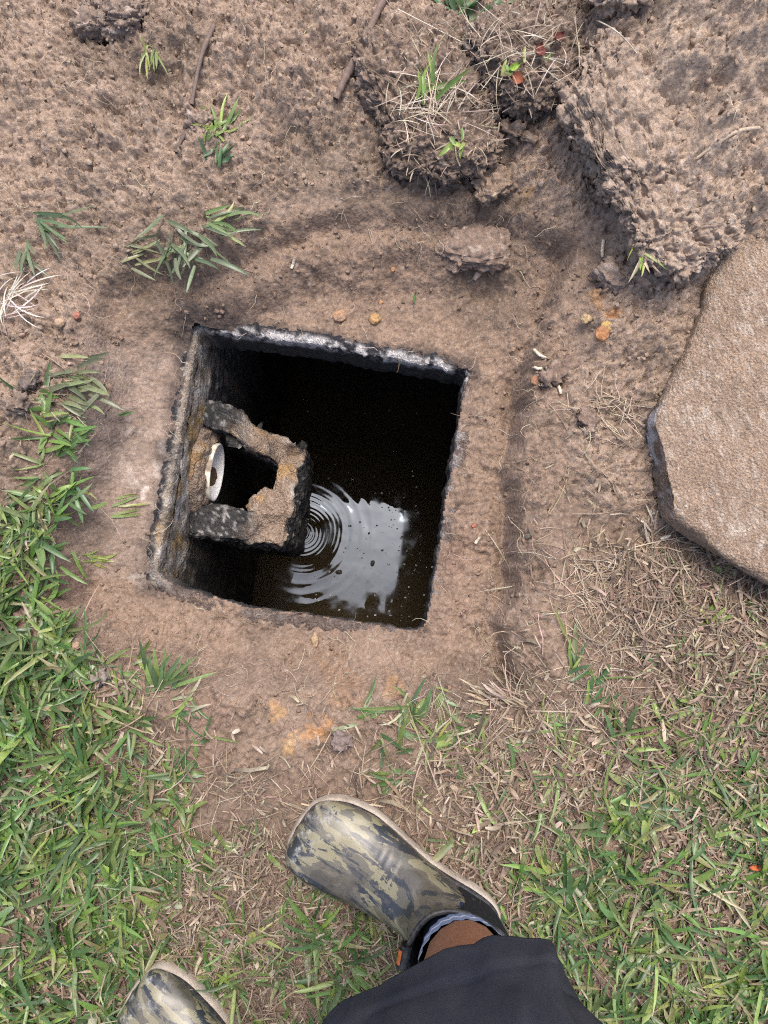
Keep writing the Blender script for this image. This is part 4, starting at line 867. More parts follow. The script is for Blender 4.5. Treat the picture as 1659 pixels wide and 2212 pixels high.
stone(1300, 722, 0.011, 'rusty orange clay nugget by the trodden clay', (0.46, 0.20, 0.07), z=0)
stone(1310, 705, 0.008, 'golden clay nugget touching the rusty one', (0.55, 0.38, 0.12), z=0)
stone(1158, 822, 0.008, 'rust-brown flake of brick on the clay shelf', (0.34, 0.17, 0.09), z=-0.03, sq=(1, 1, 0.4))
stone(1024, 1135, 0.0035, 'red speck of brick on the ledge right of the hole', (0.42, 0.13, 0.08))
stone(205, 1558, 0.011, 'crumb of orange clay lying in the grass', (0.36, 0.22, 0.13), z=0)
stone(115, 1700, 0.009, 'brown clay crumb deep in the lawn', (0.40, 0.25, 0.15), z=0)
stone(165, 1395, 0.006, 'tan clay crumb near the lawn edge', (0.45, 0.30, 0.2), z=0)
stone(1270, 1040, 0.010, 'black cinder-like lump on the trodden clay', (0.06, 0.06, 0.065), z=0, sq=(1.2, 0.8, 0.6))
stone(968, 1620, 0.005, 'rosy pebble in the thatch above the boot', (0.42, 0.22, 0.16), z=0)
def leaf(u, v, z, ln, wd, az, label, col):
    a, b = np.meshgrid(np.linspace(0, 1, 9), np.linspace(-1, 1, 7), indexing='ij')
    w = np.sin(np.pi * a ** 0.8) * 0.5 * wd * b; V = np.stack([(a - 0.5) * ln, w, 0.004 * b ** 2 + 0.006 * (a - 0.5) ** 2 * 4 * 0.5 + 0.001 * noise2(a * 6, b * 4, 9)], -1).reshape(-1, 3)
    c = np.ones((len(V), 3)) * np.asarray(col) * (1 + 0.3 * fbm3(V, 200, 3, 8))[:, None]
    o = mk('leaf', V, grid_faces(9, 7), M_straw, c, label=label, cat='leaf'); p = P(u, v, z); o.location = p; o.rotation_euler = (0.15, 0.1, math.radians(az)); return o
leaf(1165, 112, zt('turfB', 1165, 112) , 0.024, 0.016, 80, 'dull crimson leaf, middle of three on the turf clod', (0.16, 0.05, 0.04))
leaf(1205, 82, zt('turfB', 1200, 90) , 0.020, 0.015, 40, 'dark red leaf nearest the rounded clod', (0.14, 0.045, 0.035))
leaf(1118, 172, zt('turfB', 1118, 172), 0.020, 0.018, -20, 'round rust-orange leaf lowest on the turf clod', (0.24, 0.085, 0.045))
leaf(1110, 148, zt('turfB', 1110, 148), 0.024, 0.010, 40, 'lime-green leaf scrap between the rust-coloured leaf and dry stalks', (0.24, 0.36, 0.06))
leaf(895, 645, float(zat(*P(895, 645, ZR)[:2])) + 0.005, 0.022, 0.005, 80, 'narrow green blade lying flat above the far rim', (0.10, 0.20, 0.07))
leaf(275, 945, ZR + 0.006, 0.030, 0.006, 38, 'green blade lying against the earthworm', (0.11, 0.19, 0.06))
leaf(1635, 1872, 0.012, 0.030, 0.008, -8, 'orange flower spike fallen at the lawn edge', (0.55, 0.16, 0.06))
leaf(822, 62, 0.062, 0.032, 0.011, 45, 'grey-green oval leaf stuck to the thick stick', (0.19, 0.24, 0.12))
leaf(60, 150, 0.05, 0.026, 0.008, -20, 'pale dusty leaf on the upper spoil', (0.36, 0.37, 0.31))
leaf(655, 92, 0.045, 0.022, 0.009, -50, 'green leaf scrap near the thick stick', (0.09, 0.18, 0.06))
leaf(1297, 478, 0.05, 0.055, 0.008, 42, 'long dusty lance-shaped blade on the clay slope', (0.34, 0.36, 0.22))
leaf(1375, 507, 0.055, 0.016, 0.012, 20, 'crumpled mauve-grey leaf scrap on the crumbly heap', (0.40, 0.36, 0.40))
# thatch wedge at the pit corner
t = empty('thatch_wedge', P(1060, 1500, -0.01), label='splintered wedge of dead thatch jutting over the pit corner', cat='thatch')
for i in range(40):
    b_ = P(rng.normal(1078, 22), rng.normal(1510, 9), 0.0); b_[2] = float(zat(b_[0], b_[1])) + 0.006 + 0.008 * rng.random()
    one_blade(t, b_, math.radians(150) + rng.normal(0, 0.28), rng.uniform(0.02, 0.042), rng.uniform(0.002, 0.004), rng.uniform(0, 0.3), 0.1, pick_cols(SPAL[:4], 1)[0], pick_cols(PALE, 1)[0], mat=M_straw, name='stalk')
# floating scum
for i, (u, v, r, lab) in enumerate(((733, 1236, 0.010, 'dark scum flake floating below the ripples'), (805, 1217, 0.009, 'dark scum flake floating in the bright reflection'), (757, 1136, 0.004, 'small dark speck floating beside the ripples'), (797, 1152, 0.004, 'small dark speck in the middle of the reflected sky'), (872, 1228, 0.006, 'dark scum flake at the edge of the reflection'), (868, 842, 0.007, 'grey scum flake in the far dark water'))):
    S, F = ico(3); V = S * [r, r * 0.7, r * 0.22]; V = V * (1 + 0.4 * fbm3(V + i, 0.9 / r, 3, 89))[:, None]
    o = mk('scum_flake', V, F, M_scum, label=lab, cat='scum'); o.location = P(u, v, ZW); o.rotation_euler = (0, 0, i * 1.3)

# ------------------------------------------------------------------ person
def skin_mesh(verts, edges, radii, root, sub=2):
    me = bpy.data.meshes.new('body'); me.from_pydata([tuple(v) for v in verts], edges, [])
    o = bpy.data.objects.new('tmp_body', me); COL.objects.link(o)
    sm = o.modifiers.new('skin', 'SKIN'); sm.use_smooth_shade = True
    for i, r in enumerate(radii):
        me.skin_vertices[0].data[i].radius = (r, r) if np.isscalar(r) else r
        me.skin_vertices[0].data[i].use_root = (i == root)
    ss_ = o.modifiers.new('sub', 'SUBSURF'); ss_.levels = ss_.render_levels = sub
    dg = bpy.context.evaluated_depsgraph_get(); res = bpy.data.meshes.new_from_object(o.evaluated_get(dg), depsgraph=dg)
    bpy.data.objects.remove(o); res.polygons.foreach_set('use_smooth', np.ones(len(res.polygons), bool)); return res
def v3(p, z): return np.array([p[0], p[1], z])

# materials
def camo_mat():
    m = bpy.data.materials.new('camouflage_rubber'); m.use_nodes = True; nt = m.node_tree; n = nt.nodes; l = nt.links
    b = n['Principled BSDF']; b.inputs['Specular IOR Level'].default_value = 0.5
    b.inputs['Coat Weight'].default_value = 0.4; b.inputs['Coat Roughness'].default_value = 0.24
    tc = n.new('ShaderNodeTexCoord')
    def nz(scale, st, det, rgh, off=(0, 0, 0), dist=0.0):
        mp = n.new('ShaderNodeMapping'); mp.inputs['Scale'].default_value = st; mp.inputs['Location'].default_value = off; l.new(tc.outputs['Object'], mp.inputs[0])
        t = n.new('ShaderNodeTexNoise'); t.inputs['Scale'].default_value = scale; t.inputs['Detail'].default_value = det; t.inputs['Roughness'].default_value = rgh; t.inputs['Distortion'].default_value = dist
        l.new(mp.outputs[0], t.inputs['Vector']); return t.outputs[0]
    def ramp(src, els, const=True):
        r = n.new('ShaderNodeValToRGB'); r.color_ramp.interpolation = 'CONSTANT' if const else 'LINEAR'
        while len(r.color_ramp.elements) < len(els): r.color_ramp.elements.new(0.5)
        for e_, (p_, c_) in zip(r.color_ramp.elements, els): e_.position = p_; e_.color = (*c_, 1)
        l.new(src, r.inputs[0]); return r.outputs[0]
    def mixn(fac, a, b_):
        x = n.new('ShaderNodeMix'); x.data_type = 'RGBA'; l.new(fac, x.inputs[0]); l.new(a, x.inputs[6])
        if isinstance(b_, tuple): x.inputs[7].default_value = (*b_, 1)
        else: l.new(b_, x.inputs[7])
        return x.outputs[2]
    base = ramp(nz(24, (1.3, 0.55, 0.8), 3.0, 0.45, (0.31, 0.1, 0)), [(0, (0.070, 0.063, 0.046)), (0.43, (0.098, 0.090, 0.066)), (0.50, (0.200, 0.182, 0.108)), (0.60, (0.120, 0.110, 0.074))])
    st1 = ramp(nz(33, (2.3, 0.36, 1.2), 6.0, 0.62, (0.7, 0.2, 0), 0.5), [(0, (0, 0, 0)), (0.535, (1, 1, 1))])
    blk = mixn(st1, base, (0.022, 0.026, 0.030))
    st2 = ramp(nz(58, (1.0, 0.7, 1.0), 4.0, 0.65, (3.7, 1.2, 0), 0.2), [(0, (0, 0, 0)), (0.62, (1, 1, 1))])
    blk2 = mixn(st2, blk, (0.030, 0.034, 0.037))
    dirt = ramp(nz(22, (1, 1, 1), 6, 0.7, (9, 2, 1)), [(0.5, (0, 0, 0)), (0.85, (0.4, 0.4, 0.4))], False)
    fin = mixn(dirt, blk2, (0.30, 0.265, 0.22))
    # chalky scuffing on the toe cap
    sx = n.new('ShaderNodeSeparateXYZ'); l.new(tc.outputs['Object'], sx.inputs[0])
    tm = n.new('ShaderNodeMapRange'); tm.inputs[1].default_value = 0.272; tm.inputs[2].default_value = 0.300; l.new(sx.outputs['Y'], tm.inputs[0])
    sc = ramp(nz(75, (1, 1, 1), 6, 0.75, (5, 5, 5)), [(0.53, (0, 0, 0)), (0.66, (0.7, 0.7, 0.7))], False)
    mu = n.new('ShaderNodeMath'); mu.operation = 'MULTIPLY'; l.new(tm.outputs[0], mu.inputs[0]); l.new(sc, mu.inputs[1])
    fin = mixn(mu.outputs[0], fin, (0.42, 0.41, 0.39)); l.new(fin, b.inputs['Base Color'])
    rr = n.new('ShaderNodeMapRange'); rr.inputs[3].default_value = 0.34; rr.inputs[4].default_value = 0.55; l.new(nz(40, (1, 1, 1), 5, 0.7), rr.inputs[0]); l.new(rr.outputs[0], b.inputs['Roughness'])
    bp = n.new('ShaderNodeBump'); bp.inputs['Strength'].default_value = 0.12; bp.inputs['Distance'].default_value = 0.002; l.new(nz(240, (1, 1, 1), 4, 0.6), bp.inputs['Height']); l.new(bp.outputs[0], b.inputs['Normal'])
    return m
M_camo = camo_mat()
M_solecream = mat_plain('cream_sole_rubber', (0.44, 0.38, 0.30), 0.7, 0.3, second=(0.25, 0.195, 0.145), vscale=38, thr=(0.40, 0.68), bump=0.3, bscale=500)
M_black = mat_plain('black_rubber', (0.016, 0.017, 0.019), 0.5, 0.4, second=(0.05, 0.047, 0.043), vscale=120)
M_elastic = mat_plain('black_elastic', (0.013, 0.014, 0.016), 0.85, 0.2, var=0.3, vscale=300, bump=0.6, bscale=1500)
M_orange = mat_plain('orange_webbing', (0.42, 0.12, 0.035), 0.8, 0.2, var=0.35, vscale=180)
M_skin = mat_plain('skin', (0.235, 0.098, 0.052), 0.5, 0.4, var=0.14, vscale=70, bump=0.15, bscale=900)
bsk = M_skin.node_tree.nodes['Principled BSDF']; bsk.inputs['Subsurface Weight'].default_value = 0.12; bsk.inputs['Subsurface Radius'].default_value = (0.006, 0.002, 0.001)
M_sock = bpy.data.materials.new('striped_sock'); M_sock.use_nodes = True
def sock_nodes():
    n = M_sock.node_tree.nodes; l = M_sock.node_tree.links; b = n['Principled BSDF']; b.inputs['Roughness'].default_value = 0.95; b.inputs['Specular IOR Level'].default_value = 0.1
    tc = n.new('ShaderNodeTexCoord'); sx = n.new('ShaderNodeSeparateXYZ'); l.new(tc.outputs['Object'], sx.inputs[0])
    r = n.new('ShaderNodeValToRGB'); r.color_ramp.interpolation = 'CONSTANT'
    els = [(0, (0.03, 0.04, 0.07)), (0.42, (0.20, 0.25, 0.38)), (0.62, (0.60, 0.62, 0.66)), (0.70, (0.22, 0.27, 0.40)), (0.90, (0.66, 0.67, 0.69))]
    while len(r.color_ramp.elements) < len(els): r.color_ramp.elements.new(0.5)
    for e_, (p_, c_) in zip(r.color_ramp.elements, els): e_.position = p_; e_.color = (*c_, 1)
    mr = n.new('ShaderNodeMapRange'); mr.inputs[1].default_value = 0.12; mr.inputs[2].default_value = 0.262; l.new(sx.outputs['Z'], mr.inputs[0]); l.new(mr.outputs[0], r.inputs[0]); l.new(r.outputs[0], b.inputs['Base Color'])
sock_nodes()
M_shorts = mat_plain('navy_cloth', (0.012, 0.0145, 0.023), 0.85, 0.2, second=(0.036, 0.035, 0.039), vscale=8, thr=(0.42, 0.72), bump=0.5, bscale=1100)
M_shirt = mat_plain('grey_jersey', (0.10, 0.11, 0.12), 0.9, 0.15, var=0.2, vscale=30)
M_hair = mat_plain('dark_hair', (0.02, 0.015, 0.012), 0.6, 0.3, var=0.3, vscale=90)

# boot surface: sections between a top curve and a bottom curve in side view
TK = np.array([  # Ty, Tz, By, Bz, halfwidth, lateral shift
 (.3170,.030,.3170,.026,.004,-.012),(.3150,.043,.3155,.020,.027,-.012),(.3080,.054,.3095,.016,.0420,-.010),(.2900,.064,.2940,.014,.0520,-.007),(.2600,.071,.2660,.014,.0565,-.003),
 (.2300,.076,.2340,.014,.0560,.001),(.2000,.084,.2000,.014,.0530,.003),(.1740,.096,.1640,.014,.0480,.003),(.1550,.112,.1200,.014,.0435,.002),(.1450,.128,.0720,.014,.0410,.001),(.1400,.143,.0260,.015,.0410,.0),
 (.1380,.153,.0060,.030,.0430,.0),(.1385,.161,.0010,.070,.0455,.0),(.1405,.168,.0030,.112,.0480,.0),(.1430,.175,.0060,.148,.0505,.0),(.1460,.181,.0070,.172,.0520,.0)])
def boot_surf(s, ph, mir=1, inset=0.0):
    k = crom(TK, s); T = k[..., 0:2]; B = k[..., 2:4]; c, sn = np.cos(ph), np.sin(ph)
    a = np.sign(c) * np.abs(c) ** 0.86; w = np.sign(sn) * np.abs(sn) ** 0.80
    half = (T - B) / 2; l = np.maximum(np.linalg.norm(half, axis=-1, keepdims=True), 1e-6); half = half * (1 - inset / l)
    yz = (T + B) / 2 + half * a[..., None]
    return np.stack([mir * (k[..., 5] + (k[..., 4] * 1.05 - inset) * w), yz[..., 0], yz[..., 1]], -1)
SW = np.array([(0, 0), (.003, .016), (.012, .030), (.030, .0385), (.06, .0410), (.10, .0400), (.14, .0415), (.18, .0490), (.215, .0565), (.245, .0595), (.272, .0585), (.295, .0515), (.309, .0400), (.317, .025), (.3205, .0)])
SCx = np.array([(0, 0), (.15, .003), (.23, .001), (.29, -.006), (.3205, -.012)])
def sole_outline(n=60, mir=1):
    s = np.linspace(0, len(SW) - 1, n); k = crom(SW, s); y = np.clip(k[:, 0], 0, .3205); w = np.maximum(k[:, 1], 0) * 1.04; cx = np.interp(y, SCx[:, 0], SCx[:, 1])
    a = np.stack([cx + w, y], -1); b_ = np.stack([cx - w, y], -1)[::-1][1:-1]; o = np.concatenate([a, b_]); o[:, 0] *= mir; return o
def ring_stack(o, levels, close_top=True):
    t = np.roll(o, -1, 0) - np.roll(o, 1, 0); t /= np.maximum(np.linalg.norm(t, axis=1, keepdims=True), 1e-9); nn = np.stack([t[:, 1], -t[:, 0]], -1)
    if np.mean(np.sum(nn * (o - o.mean(0)), 1)) < 0: nn = -nn
    V = []
    for off, z in levels:
        if off is None: V.append(np.column_stack([o * 0.02 + o.mean(0) * 0.98, np.full(len(o), z)]))
        else: V.append(np.column_stack([o + nn * off, np.full(len(o), z)]))
    return np.concatenate(V), grid_faces(len(levels), len(o), True)
def make_boot(heel, toe, mir, person, label):
    d = (toe - heel)[:2]; rz = math.atan2(d[1], d[0]) - math.pi / 2
    ns, nph = 90, 72; S, PH = np.meshgrid(np.linspace(0, len(TK) - 1, ns), np.linspace(0, 2 * np.pi, nph, endpoint=False), indexing='ij')
    V = boot_surf(S, PH, mir).reshape(-1, 3)
    N = normals(V, grid_faces(ns, nph, True)); crease = np.exp(-((V[:, 1] - 0.190) / 0.012) ** 2) * 0.0022 * np.sin(V[:, 1] * 620 + V[:, 0] * 25) * ss(0.05, 0.08, V[:, 2])
    sg = np.sign(np.sum(N * (V - V.mean(0)), 1).mean())
    dent = 0.0022 * fbm3(V, 22, 2, 90) + 0.0016 * fbm3(V * [1, .5, 1], 48, 2, 93)
    V = V + sg * N * (crease + dent * ss(0.03, 0.06, V[:, 2]))[:, None]
    up = mk('rubber_boot', V, grid_faces(ns, nph, True), M_camo, parent=person, label=label)
    up.location = (heel[0], heel[1], 0.001); up.rotation_euler = (0, 0, rz)
    # collar and dark lining
    ph = np.linspace(0, 2 * np.pi, nph, endpoint=False); e_ = len(TK) - 1
    rings = [boot_surf(np.full(nph, e_ - 0.35), ph, mir, -0.0022), boot_surf(np.full(nph, e_ + 0.0), ph, mir, -0.0026) , boot_surf(np.full(nph, e_ + 0.0), ph, mir, -0.001) + [0, 0, 0.0030], boot_surf(np.full(nph, e_ + 0.0), ph, mir, 0.0030) + [0, 0, 0.0028], boot_surf(np.full(nph, e_ - 0.3), ph, mir, 0.0045)]
    mk('collar_binding', np.concatenate(rings), grid_faces(len(rings), nph, True), M_black, parent=up)
    S2, P2 = np.meshgrid(np.linspace(e_ - 0.05, 7, 30), ph, indexing='ij')
    mk('lining', boot_surf(S2, P2, mir, 0.004).reshape(-1, 3), grid_faces(30, nph, True), M_elastic, parent=up)
    for sd in (1, -1):                                        # elastic gores on both sides
        t, w = np.meshgrid(np.linspace(0, 1, 22), np.linspace(-1, 1, 19), indexing='ij')
        sv = 9.4 + t * (e_ - 9.5); pc = 0.5 * np.pi + 0.10 - 0.1 * t; pv_ = pc + w * (0.06 + 0.52 * t ** 0.75)
        mk('elastic_gore', boot_surf(sv, sd * pv_, mir, -0.0016).reshape(-1, 3), grid_faces(22, 19), M_elastic, parent=up)
    o = sole_outline(60, mir)
    so = mk('sole', *ring_stack(o, [(None, 0.0), (-0.003, 0.0), (0.0008, 0.003), (0.0012, 0.010), (0.0, 0.020), (-0.0012, 0.0255), (-0.004, 0.0275), (-0.012, 0.0275)]), M_solecream, parent=up)
    mk('foxing_line', *ring_stack(o, [(-0.0034, 0.0255), (-0.0028, 0.0290), (-0.0036, 0.0330), (-0.0065, 0.0345), (-0.012, 0.0350)]), M_black, parent=so)
    # pull tab: a folded loop of webbing at the front of the collar
    pc = -0.30 if mir == 1 else 0.30
    b0 = boot_surf(np.array(e_ - 0.9), np.array(pc * mir), mir, -0.003); b1 = boot_surf(np.array(e_ * 1.0), np.array(pc * mir), mir, -0.0075) + [0, 0, 0.014]; b2 = boot_surf(np.array(e_ * 1.0), np.array(pc * mir), mir, 0.004) + [0, 0, 0.013]; b3 = boot_surf(np.array(e_ - 0.8), np.array(pc * mir), mir, 0.004)
    c = crom([b0, (b0 + b1) / 2 + (b1 - b2) * 0.3, b1, (b1 + b2) / 2 + np.array([0, 0, 0.004]), b2, b3], np.linspace(0, 5, 26))
    tv = boot_surf(np.array(e_ * 1.0), np.array((pc + 0.06) * mir), mir) - boot_surf(np.array(e_ * 1.0), np.array((pc - 0.06) * mir), mir); tv /= np.linalg.norm(tv)
    w = np.linspace(-1, 1, 5)
    Vt = (c[:, None] + tv[None, None] * (w[None, :, None] * 0.013)).reshape(-1, 3)
    pt = mk('pull_tab', Vt, grid_faces(26, 5), M_black, parent=up)
    cc_ = np.gradient(c, axis=0); nr = np.cross(cc_, tv); nr /= np.linalg.norm(nr, axis=1, keepdims=True); cen = c.mean(0); sgn = np.sign(np.sum(nr * (c - cen), 1).mean())
    Vs = (c[1:13, None] + sgn * nr[1:13, None] * 0.0014 + tv[None, None] * (w[None, :, None] * 0.0080)).reshape(-1, 3)
    mk('tab_stripe', Vs, grid_faces(12, 5), M_orange, parent=pt)
    return up, rz
RT = RB_h + (RB_t - RB_h) / np.linalg.norm(RB_t - RB_h) * 0.3205
LT = LB_h + (LB_t - LB_h) / np.linalg.norm(LB_t - LB_h) * 0.3205
person = empty('person', (-0.08, -0.62, 0.0), label='person in navy shorts and camouflage rubber boots standing at the edge of the pit', cat='person')
PO = np.array([-0.08, -0.62, 0.0])
rdir = (RT - RB_h) / 0.3205; ldir = (LT - LB_h) / 0.3205
# body: one skinned figure
r_an = RB_h + rdir * 0.077; l_an = LB_h + ldir * 0.075
r_sh = P(1010, 2092, 0.28)
r_kn = P(1010, 2290, 0.50); l_kn = np.array([-0.20, -0.665, 0.50])
hipr, hipl = np.array([-0.005, -0.575, 0.90]), np.array([-0.155, -0.675, 0.90])
bv_, be_, br_ = [], [], []
def jv(p, r, link=None):
    bv_.append(np.array(p, float)); br_.append(r)
    if link is not None: be_.append((link, len(bv_) - 1))
    return len(bv_) - 1
pel = jv((-0.08, -0.62, 0.94), (0.125, 0.10))
sp1 = jv((-0.075, -0.62, 1.10), (0.125, 0.095), pel); ch = jv((-0.07, -0.615, 1.28), (0.135, 0.10), sp1); nb = jv((-0.06, -0.60, 1.44), 0.065, ch); nk = jv((-0.05, -0.575, 1.51), 0.055, nb)
h1 = jv((-0.045, -0.555, 1.58), (0.070, 0.080), nk); h2 = jv((-0.040, -0.545, 1.66), (0.078, 0.092), h1); h3 = jv((-0.045, -0.555, 1.725), (0.058, 0.066), h2)
for hp, kn, sh, an, dr in ((hipr, r_kn, r_sh, r_an, rdir), (hipl, l_kn, v3((l_an + 0.25 * (l_kn - l_an)), 0.28), l_an, ldir)):
    a = jv(hp, 0.078, pel); b_ = jv(hp * 0.5 + kn * 0.5 + [0, -0.03, 0.02], 0.060, a); c = jv(kn, 0.058, b_); d2_ = jv(0.45 * kn + 0.55 * sh + np.array([0, -0.008, 0.02]), 0.057, c); d = jv(sh, 0.050, d2_)
    e_ = jv(v3(an, 0.17) * 0.85 + v3(sh, 0.17) * 0.15, 0.040, d); f = jv(v3(an, 0.085), 0.040, e_); g = jv(v3(an, 0.05) + dr * 0.10, 0.034, f); jv(v3(an, 0.042) + dr * 0.19, 0.026, g)
def arm(sh, el, wr, pm, side):
    a = jv(sh, 0.058, nb); b_ = jv(np.array(sh) * 0.5 + np.array(el) * 0.5, 0.045, a); c = jv(el, 0.038, b_); d = jv(np.array(el) * 0.45 + np.array(wr) * 0.55, 0.036, c); e_ = jv(wr, (0.027, 0.022), d)
    p_ = jv(pm, (0.030, 0.016), e_); pm = np.array(pm); fw = pm - np.array(wr); fw /= np.linalg.norm(fw); inn = np.array([-side, 0, 0.0])
    for i, ln in enumerate((0.030, 0.036, 0.034, 0.027)):
        base = pm + fw * (0.020 - 0.018 * i + 0.012) + np.array([0, 0, -0.012]); q = jv(base + inn * 0.006, 0.0095, p_); q2 = jv(base + inn * ln + np.array([0, 0, -0.006]), 0.0085, q); jv(base + inn * (ln + 0.022) + np.array([0, 0, 0.002]), 0.0072, q2)
    tb = pm - fw * 0.015 + np.array([0, 0, 0.014]); q = jv(tb, 0.011, p_); q2 = jv(tb + inn * 0.022 + fw * 0.018 + np.array([0, 0, 0.012]), 0.0098, q); jv(tb + inn * 0.034 + fw * 0.038 + np.array([0, 0, 0.010]), 0.0082, q2)
arm((0.115, -0.50, 1.41), (0.26, -0.38, 1.17), (0.105, -0.155, 1.140), (0.078, -0.085, 1.125), 1)
arm((-0.235, -0.70, 1.41), (-0.28, -0.45, 1.15), (-0.075, -0.165, 1.140), (-0.040, -0.095, 1.125), -1)
bm_ = skin_mesh([v - PO for v in bv_], be_, br_, pel)
bm_.materials.clear(); bm_.materials.append(M_skin)
body = bpy.data.objects.new('body', bm_); COL.objects.link(body); body.parent = person
# face and hair
fd = np.array([-0.25, 0.90, -0.36]); fd /= np.linalg.norm(fd); rt = np.cross(fd, [0, 0, 1]); rt /= np.linalg.norm(rt); upv = np.cross(rt, fd)
hc = np.array(bv_[h2]) - PO
def blob(name, c, r, mat, parent, sub=3, fr=None):
    V, F = ico(sub); B_ = np.stack([rt, fd, upv]); return mk(name, (V * r) @ B_ + c, F, mat, parent=parent)
M_eye = mat_plain('eye', (0.75, 0.74, 0.72), 0.2, 0.5, var=0.03); M_iris = mat_plain('iris', (0.03, 0.02, 0.015), 0.2, 0.5)
for sd in (1, -1):
    ey = blob('eye', hc + fd * 0.078 + rt * 0.031 * sd + upv * 0.0, [0.013, 0.011, 0.010], M_eye, body); blob('iris', hc + fd * 0.087 + rt * 0.031 * sd, [0.0055, 0.003, 0.0055], M_iris, ey)
    blob('ear', hc + rt * 0.083 * sd - fd * 0.005 - upv * 0.005, [0.008, 0.018, 0.030], M_skin, body)
blob('nose', hc + fd * 0.094 - upv * 0.026, [0.014, 0.018, 0.022], M_skin, body); blob('mouth', hc + fd * 0.086 - upv * 0.062, [0.024, 0.008, 0.006], mat_plain('lip', (0.20, 0.07, 0.05), 0.5), body)
V, F = ico(5); V = V * [0.090, 0.104, 0.100]; V[:, 1] -= 0.012; V[:, 2] += 0.022; keep_ = (V[:, 1] < 0.045 + 0.35 * V[:, 2]) & (V[:, 2] > -0.06); V += normals(V, F) * (0.004 * fbm3(V, 60, 3, 12))[:, None]
F = F[keep_[F].all(1)]; mk('hair', V @ np.stack([rt, fd, upv]) + hc, F, M_hair, parent=person)
# clothes
def loft(rings, n=72, fold=0.006, k=0, sq=0.85):
    """rings: centre(3), lateral dir(2), half lateral, half depth"""
    ph = np.linspace(0, 2 * np.pi, n, endpoint=False); keys = []
    for c, r, a, b_ in rings: keys.append(np.concatenate([c, r, [a, b_]]))
    K = crom(keys, np.linspace(0, len(keys) - 1, 20 * (len(keys) - 1) + 1)); r = K[:, 3:5] / np.linalg.norm(K[:, 3:5], axis=1, keepdims=True); f = np.stack([-r[:, 1], r[:, 0]], -1)
    cs, sn = np.sign(np.cos(ph)) * np.abs(np.cos(ph)) ** sq, np.sign(np.sin(ph)) * np.abs(np.sin(ph)) ** sq
    XY = K[:, None, :2] + r[:, None] * (K[:, 5:6] * cs[None])[..., None] + f[:, None] * (K[:, 6:7] * sn[None])[..., None]
    V = np.concatenate([XY, np.broadcast_to(K[:, None, 2:3], XY.shape[:2] + (1,))], -1).reshape(-1, 3); F = grid_faces(len(K), n, True)
    N = normals(V, F); s_ = np.sign(np.sum(N[:, :2] * (V - np.repeat(K[:, :3], n, 0))[:, :2], 1).mean())
    w = fbm3(V * [1, 1, 0.45] + k, 13, 3, 120) + 0.5 * fbm3(V * [1, 1, 0.35] + k, 30, 2, 121) - 0.55 * np.abs(fbm3(V * [1, 1, 0.8] + k, 17, 2, 122))
    V = V + N * s_ * (fold * w)[:, None]
    return V - PO, F
rl = np.array([0.91, 0.415]); hemc = P(1004, 2308, 0.47)
leg_r = loft([(hemc + [0, 0, 0.0], rl, 0.114, 0.092), (hemc + [-0.002, -0.020, 0.045], rl, 0.126, 0.096), (hemc + [-0.008, -0.07, 0.13], rl, 0.138, 0.104), (np.array([0.02, -0.545, 0.76]), rl, 0.132, 0.112), (hipr + [-0.01, 0, 0.02], rl, 0.115, 0.118)], fold=0.020, sq=0.66)
Vh = leg_r[0].reshape(-1, 72, 3)
nr_ = Vh.shape[0]; zrel = (Vh[..., 2] + PO[2]) - 0.47; cxy = Vh[..., :2].mean(1, keepdims=True); dxy = Vh[..., :2] - cxy; dxy /= np.linalg.norm(dxy, axis=-1, keepdims=True); php = np.arange(72) * 2 * np.pi / 72
hem_b = 0.0022 * (ss(0.026, 0.022, zrel) - 0.6 * np.exp(-((zrel - 0.0245) / 0.003) ** 2)); seam = 0.003 * np.exp(-(((php - 0.25 + np.pi) % (2 * np.pi) - np.pi) / 0.05) ** 2)[None]
Vh[..., :2] += dxy * (hem_b + seam)[..., None]
# turned-in hem: repeat the first rings inside
inner = Vh[:10][::-1].copy(); cen = inner.mean(1, keepdims=True); inner[..., :2] = cen[..., :2] + (inner[..., :2] - cen[..., :2]) * 0.955
allr = np.concatenate([inner, Vh]); V1, F1 = allr.reshape(-1, 3), grid_faces(len(allr), 72, True)
ll = np.array([0.80, 0.60]); lk = l_kn
V2, F2 = loft([(lk + [0, 0, -0.03], ll, 0.115, 0.085), (lk + [0.01, 0, 0.12], ll, 0.125, 0.10), (hipl + [0, 0, -0.12], ll, 0.125, 0.112), (hipl + [0.01, 0, 0.02], ll, 0.115, 0.118)], k=5)
V3, F3 = loft([(np.array([-0.08, -0.62, 0.82]), ll, 0.17, 0.12), (np.array([-0.08, -0.62, 0.92]), ll, 0.185, 0.128), (np.array([-0.078, -0.62, 1.02]), ll, 0.168, 0.122)], k=9, fold=0.004)
mk('shorts', np.concatenate([V1, V2, V3]), np.concatenate([F1, F2 + len(V1), F3 + len(V1) + len(V2)]), M_shorts, parent=person)
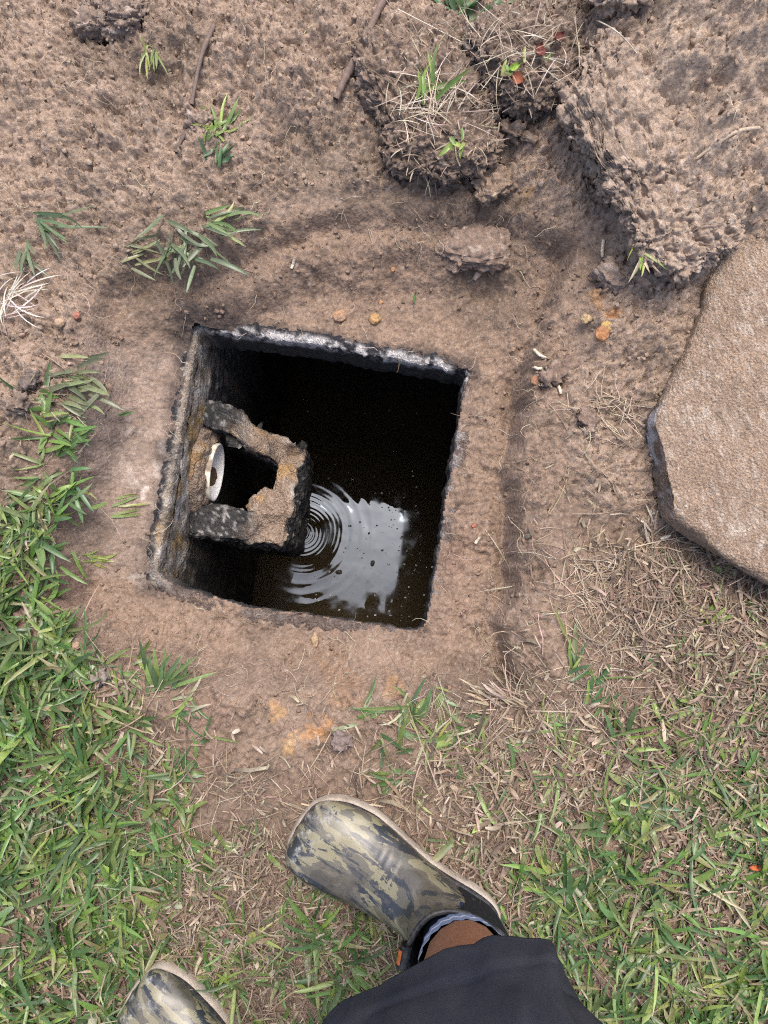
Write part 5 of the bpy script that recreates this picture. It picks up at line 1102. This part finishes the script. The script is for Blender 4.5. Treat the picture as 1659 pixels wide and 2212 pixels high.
V3, F3 = loft([(np.array([-0.078, -0.62, 0.96]), ll, 0.18, 0.135), (np.array([-0.075, -0.62, 1.12]), ll, 0.18, 0.135), (np.array([-0.07, -0.615, 1.30]), ll, 0.20, 0.14), (np.array([-0.06, -0.60, 1.42]), ll, 0.185, 0.11), (np.array([-0.055, -0.59, 1.475]), ll, 0.075, 0.072)], k=13, fold=0.008)
sv_, sf_ = [V3], [F3]
for sh, el in (((0.115, -0.50, 1.41), (0.26, -0.38, 1.17)), ((-0.235, -0.70, 1.41), (-0.28, -0.45, 1.15))):
    sh, el = np.array(sh), np.array(el); mid = np.array([-0.06, -0.60, 1.40]); pts = crom([0.4 * mid + 0.6 * sh, sh, sh * 0.6 + el * 0.4, sh * 0.35 + el * 0.65], np.linspace(0, 3, 16)); a, f = tube(pts, np.linspace(0.085, 0.064, 16), 24); sf_.append(f + sum(len(x) for x in sv_)); sv_.append(a - PO)
mk('shirt', np.concatenate(sv_), np.concatenate(sf_), M_shirt, parent=person)
for an, sh in ((r_an, r_sh), (l_an, v3(l_an, 0.28))):
    a = v3(an, 0.10); b_ = v3(an, 0.17) * 0.85 + v3(sh, 0.17) * 0.15; c = 0.5 * b_ + 0.5 * v3(sh, 0.28); c[2] = 0.258
    pts = crom([a, b_, c], np.linspace(0, 2, 24)); Vs, Fs = tube(pts, np.interp(np.linspace(0, 1, 24), [0, 0.5, 0.9, 1], [0.044, 0.0475, 0.0545, 0.0550]), 72)
    ang_ = np.tile(np.arange(72), 24); Vs = Vs + 0; cn = np.repeat(pts, 72, 0); Vs = cn + (Vs - cn) * (1 + 0.016 * np.sin(ang_ * 2 * np.pi / 3))[:, None]
    mk('sock', Vs - PO, Fs, M_sock, parent=person)
make_boot(RB_h - PO, RT - PO, 1, person, 'whole camouflage boot with cream sole, under the shorts leg')
make_boot(LB_h - PO, LT - PO, -1, person, 'camouflage boot standing farther from the pit')
# the phone in the hands
V, F = rough_box((-0.037, -0.075, 0.003), (0.037, 0.075, 0.0105), 0.004, 0.0035)
ph_o = mk('phone', V, F, M_black, label='dark phone held out over the hole in both hands', cat='phone')
ph_o.matrix_world = M4 @ Matrix.Translation((0.018, -0.052, 0.0))
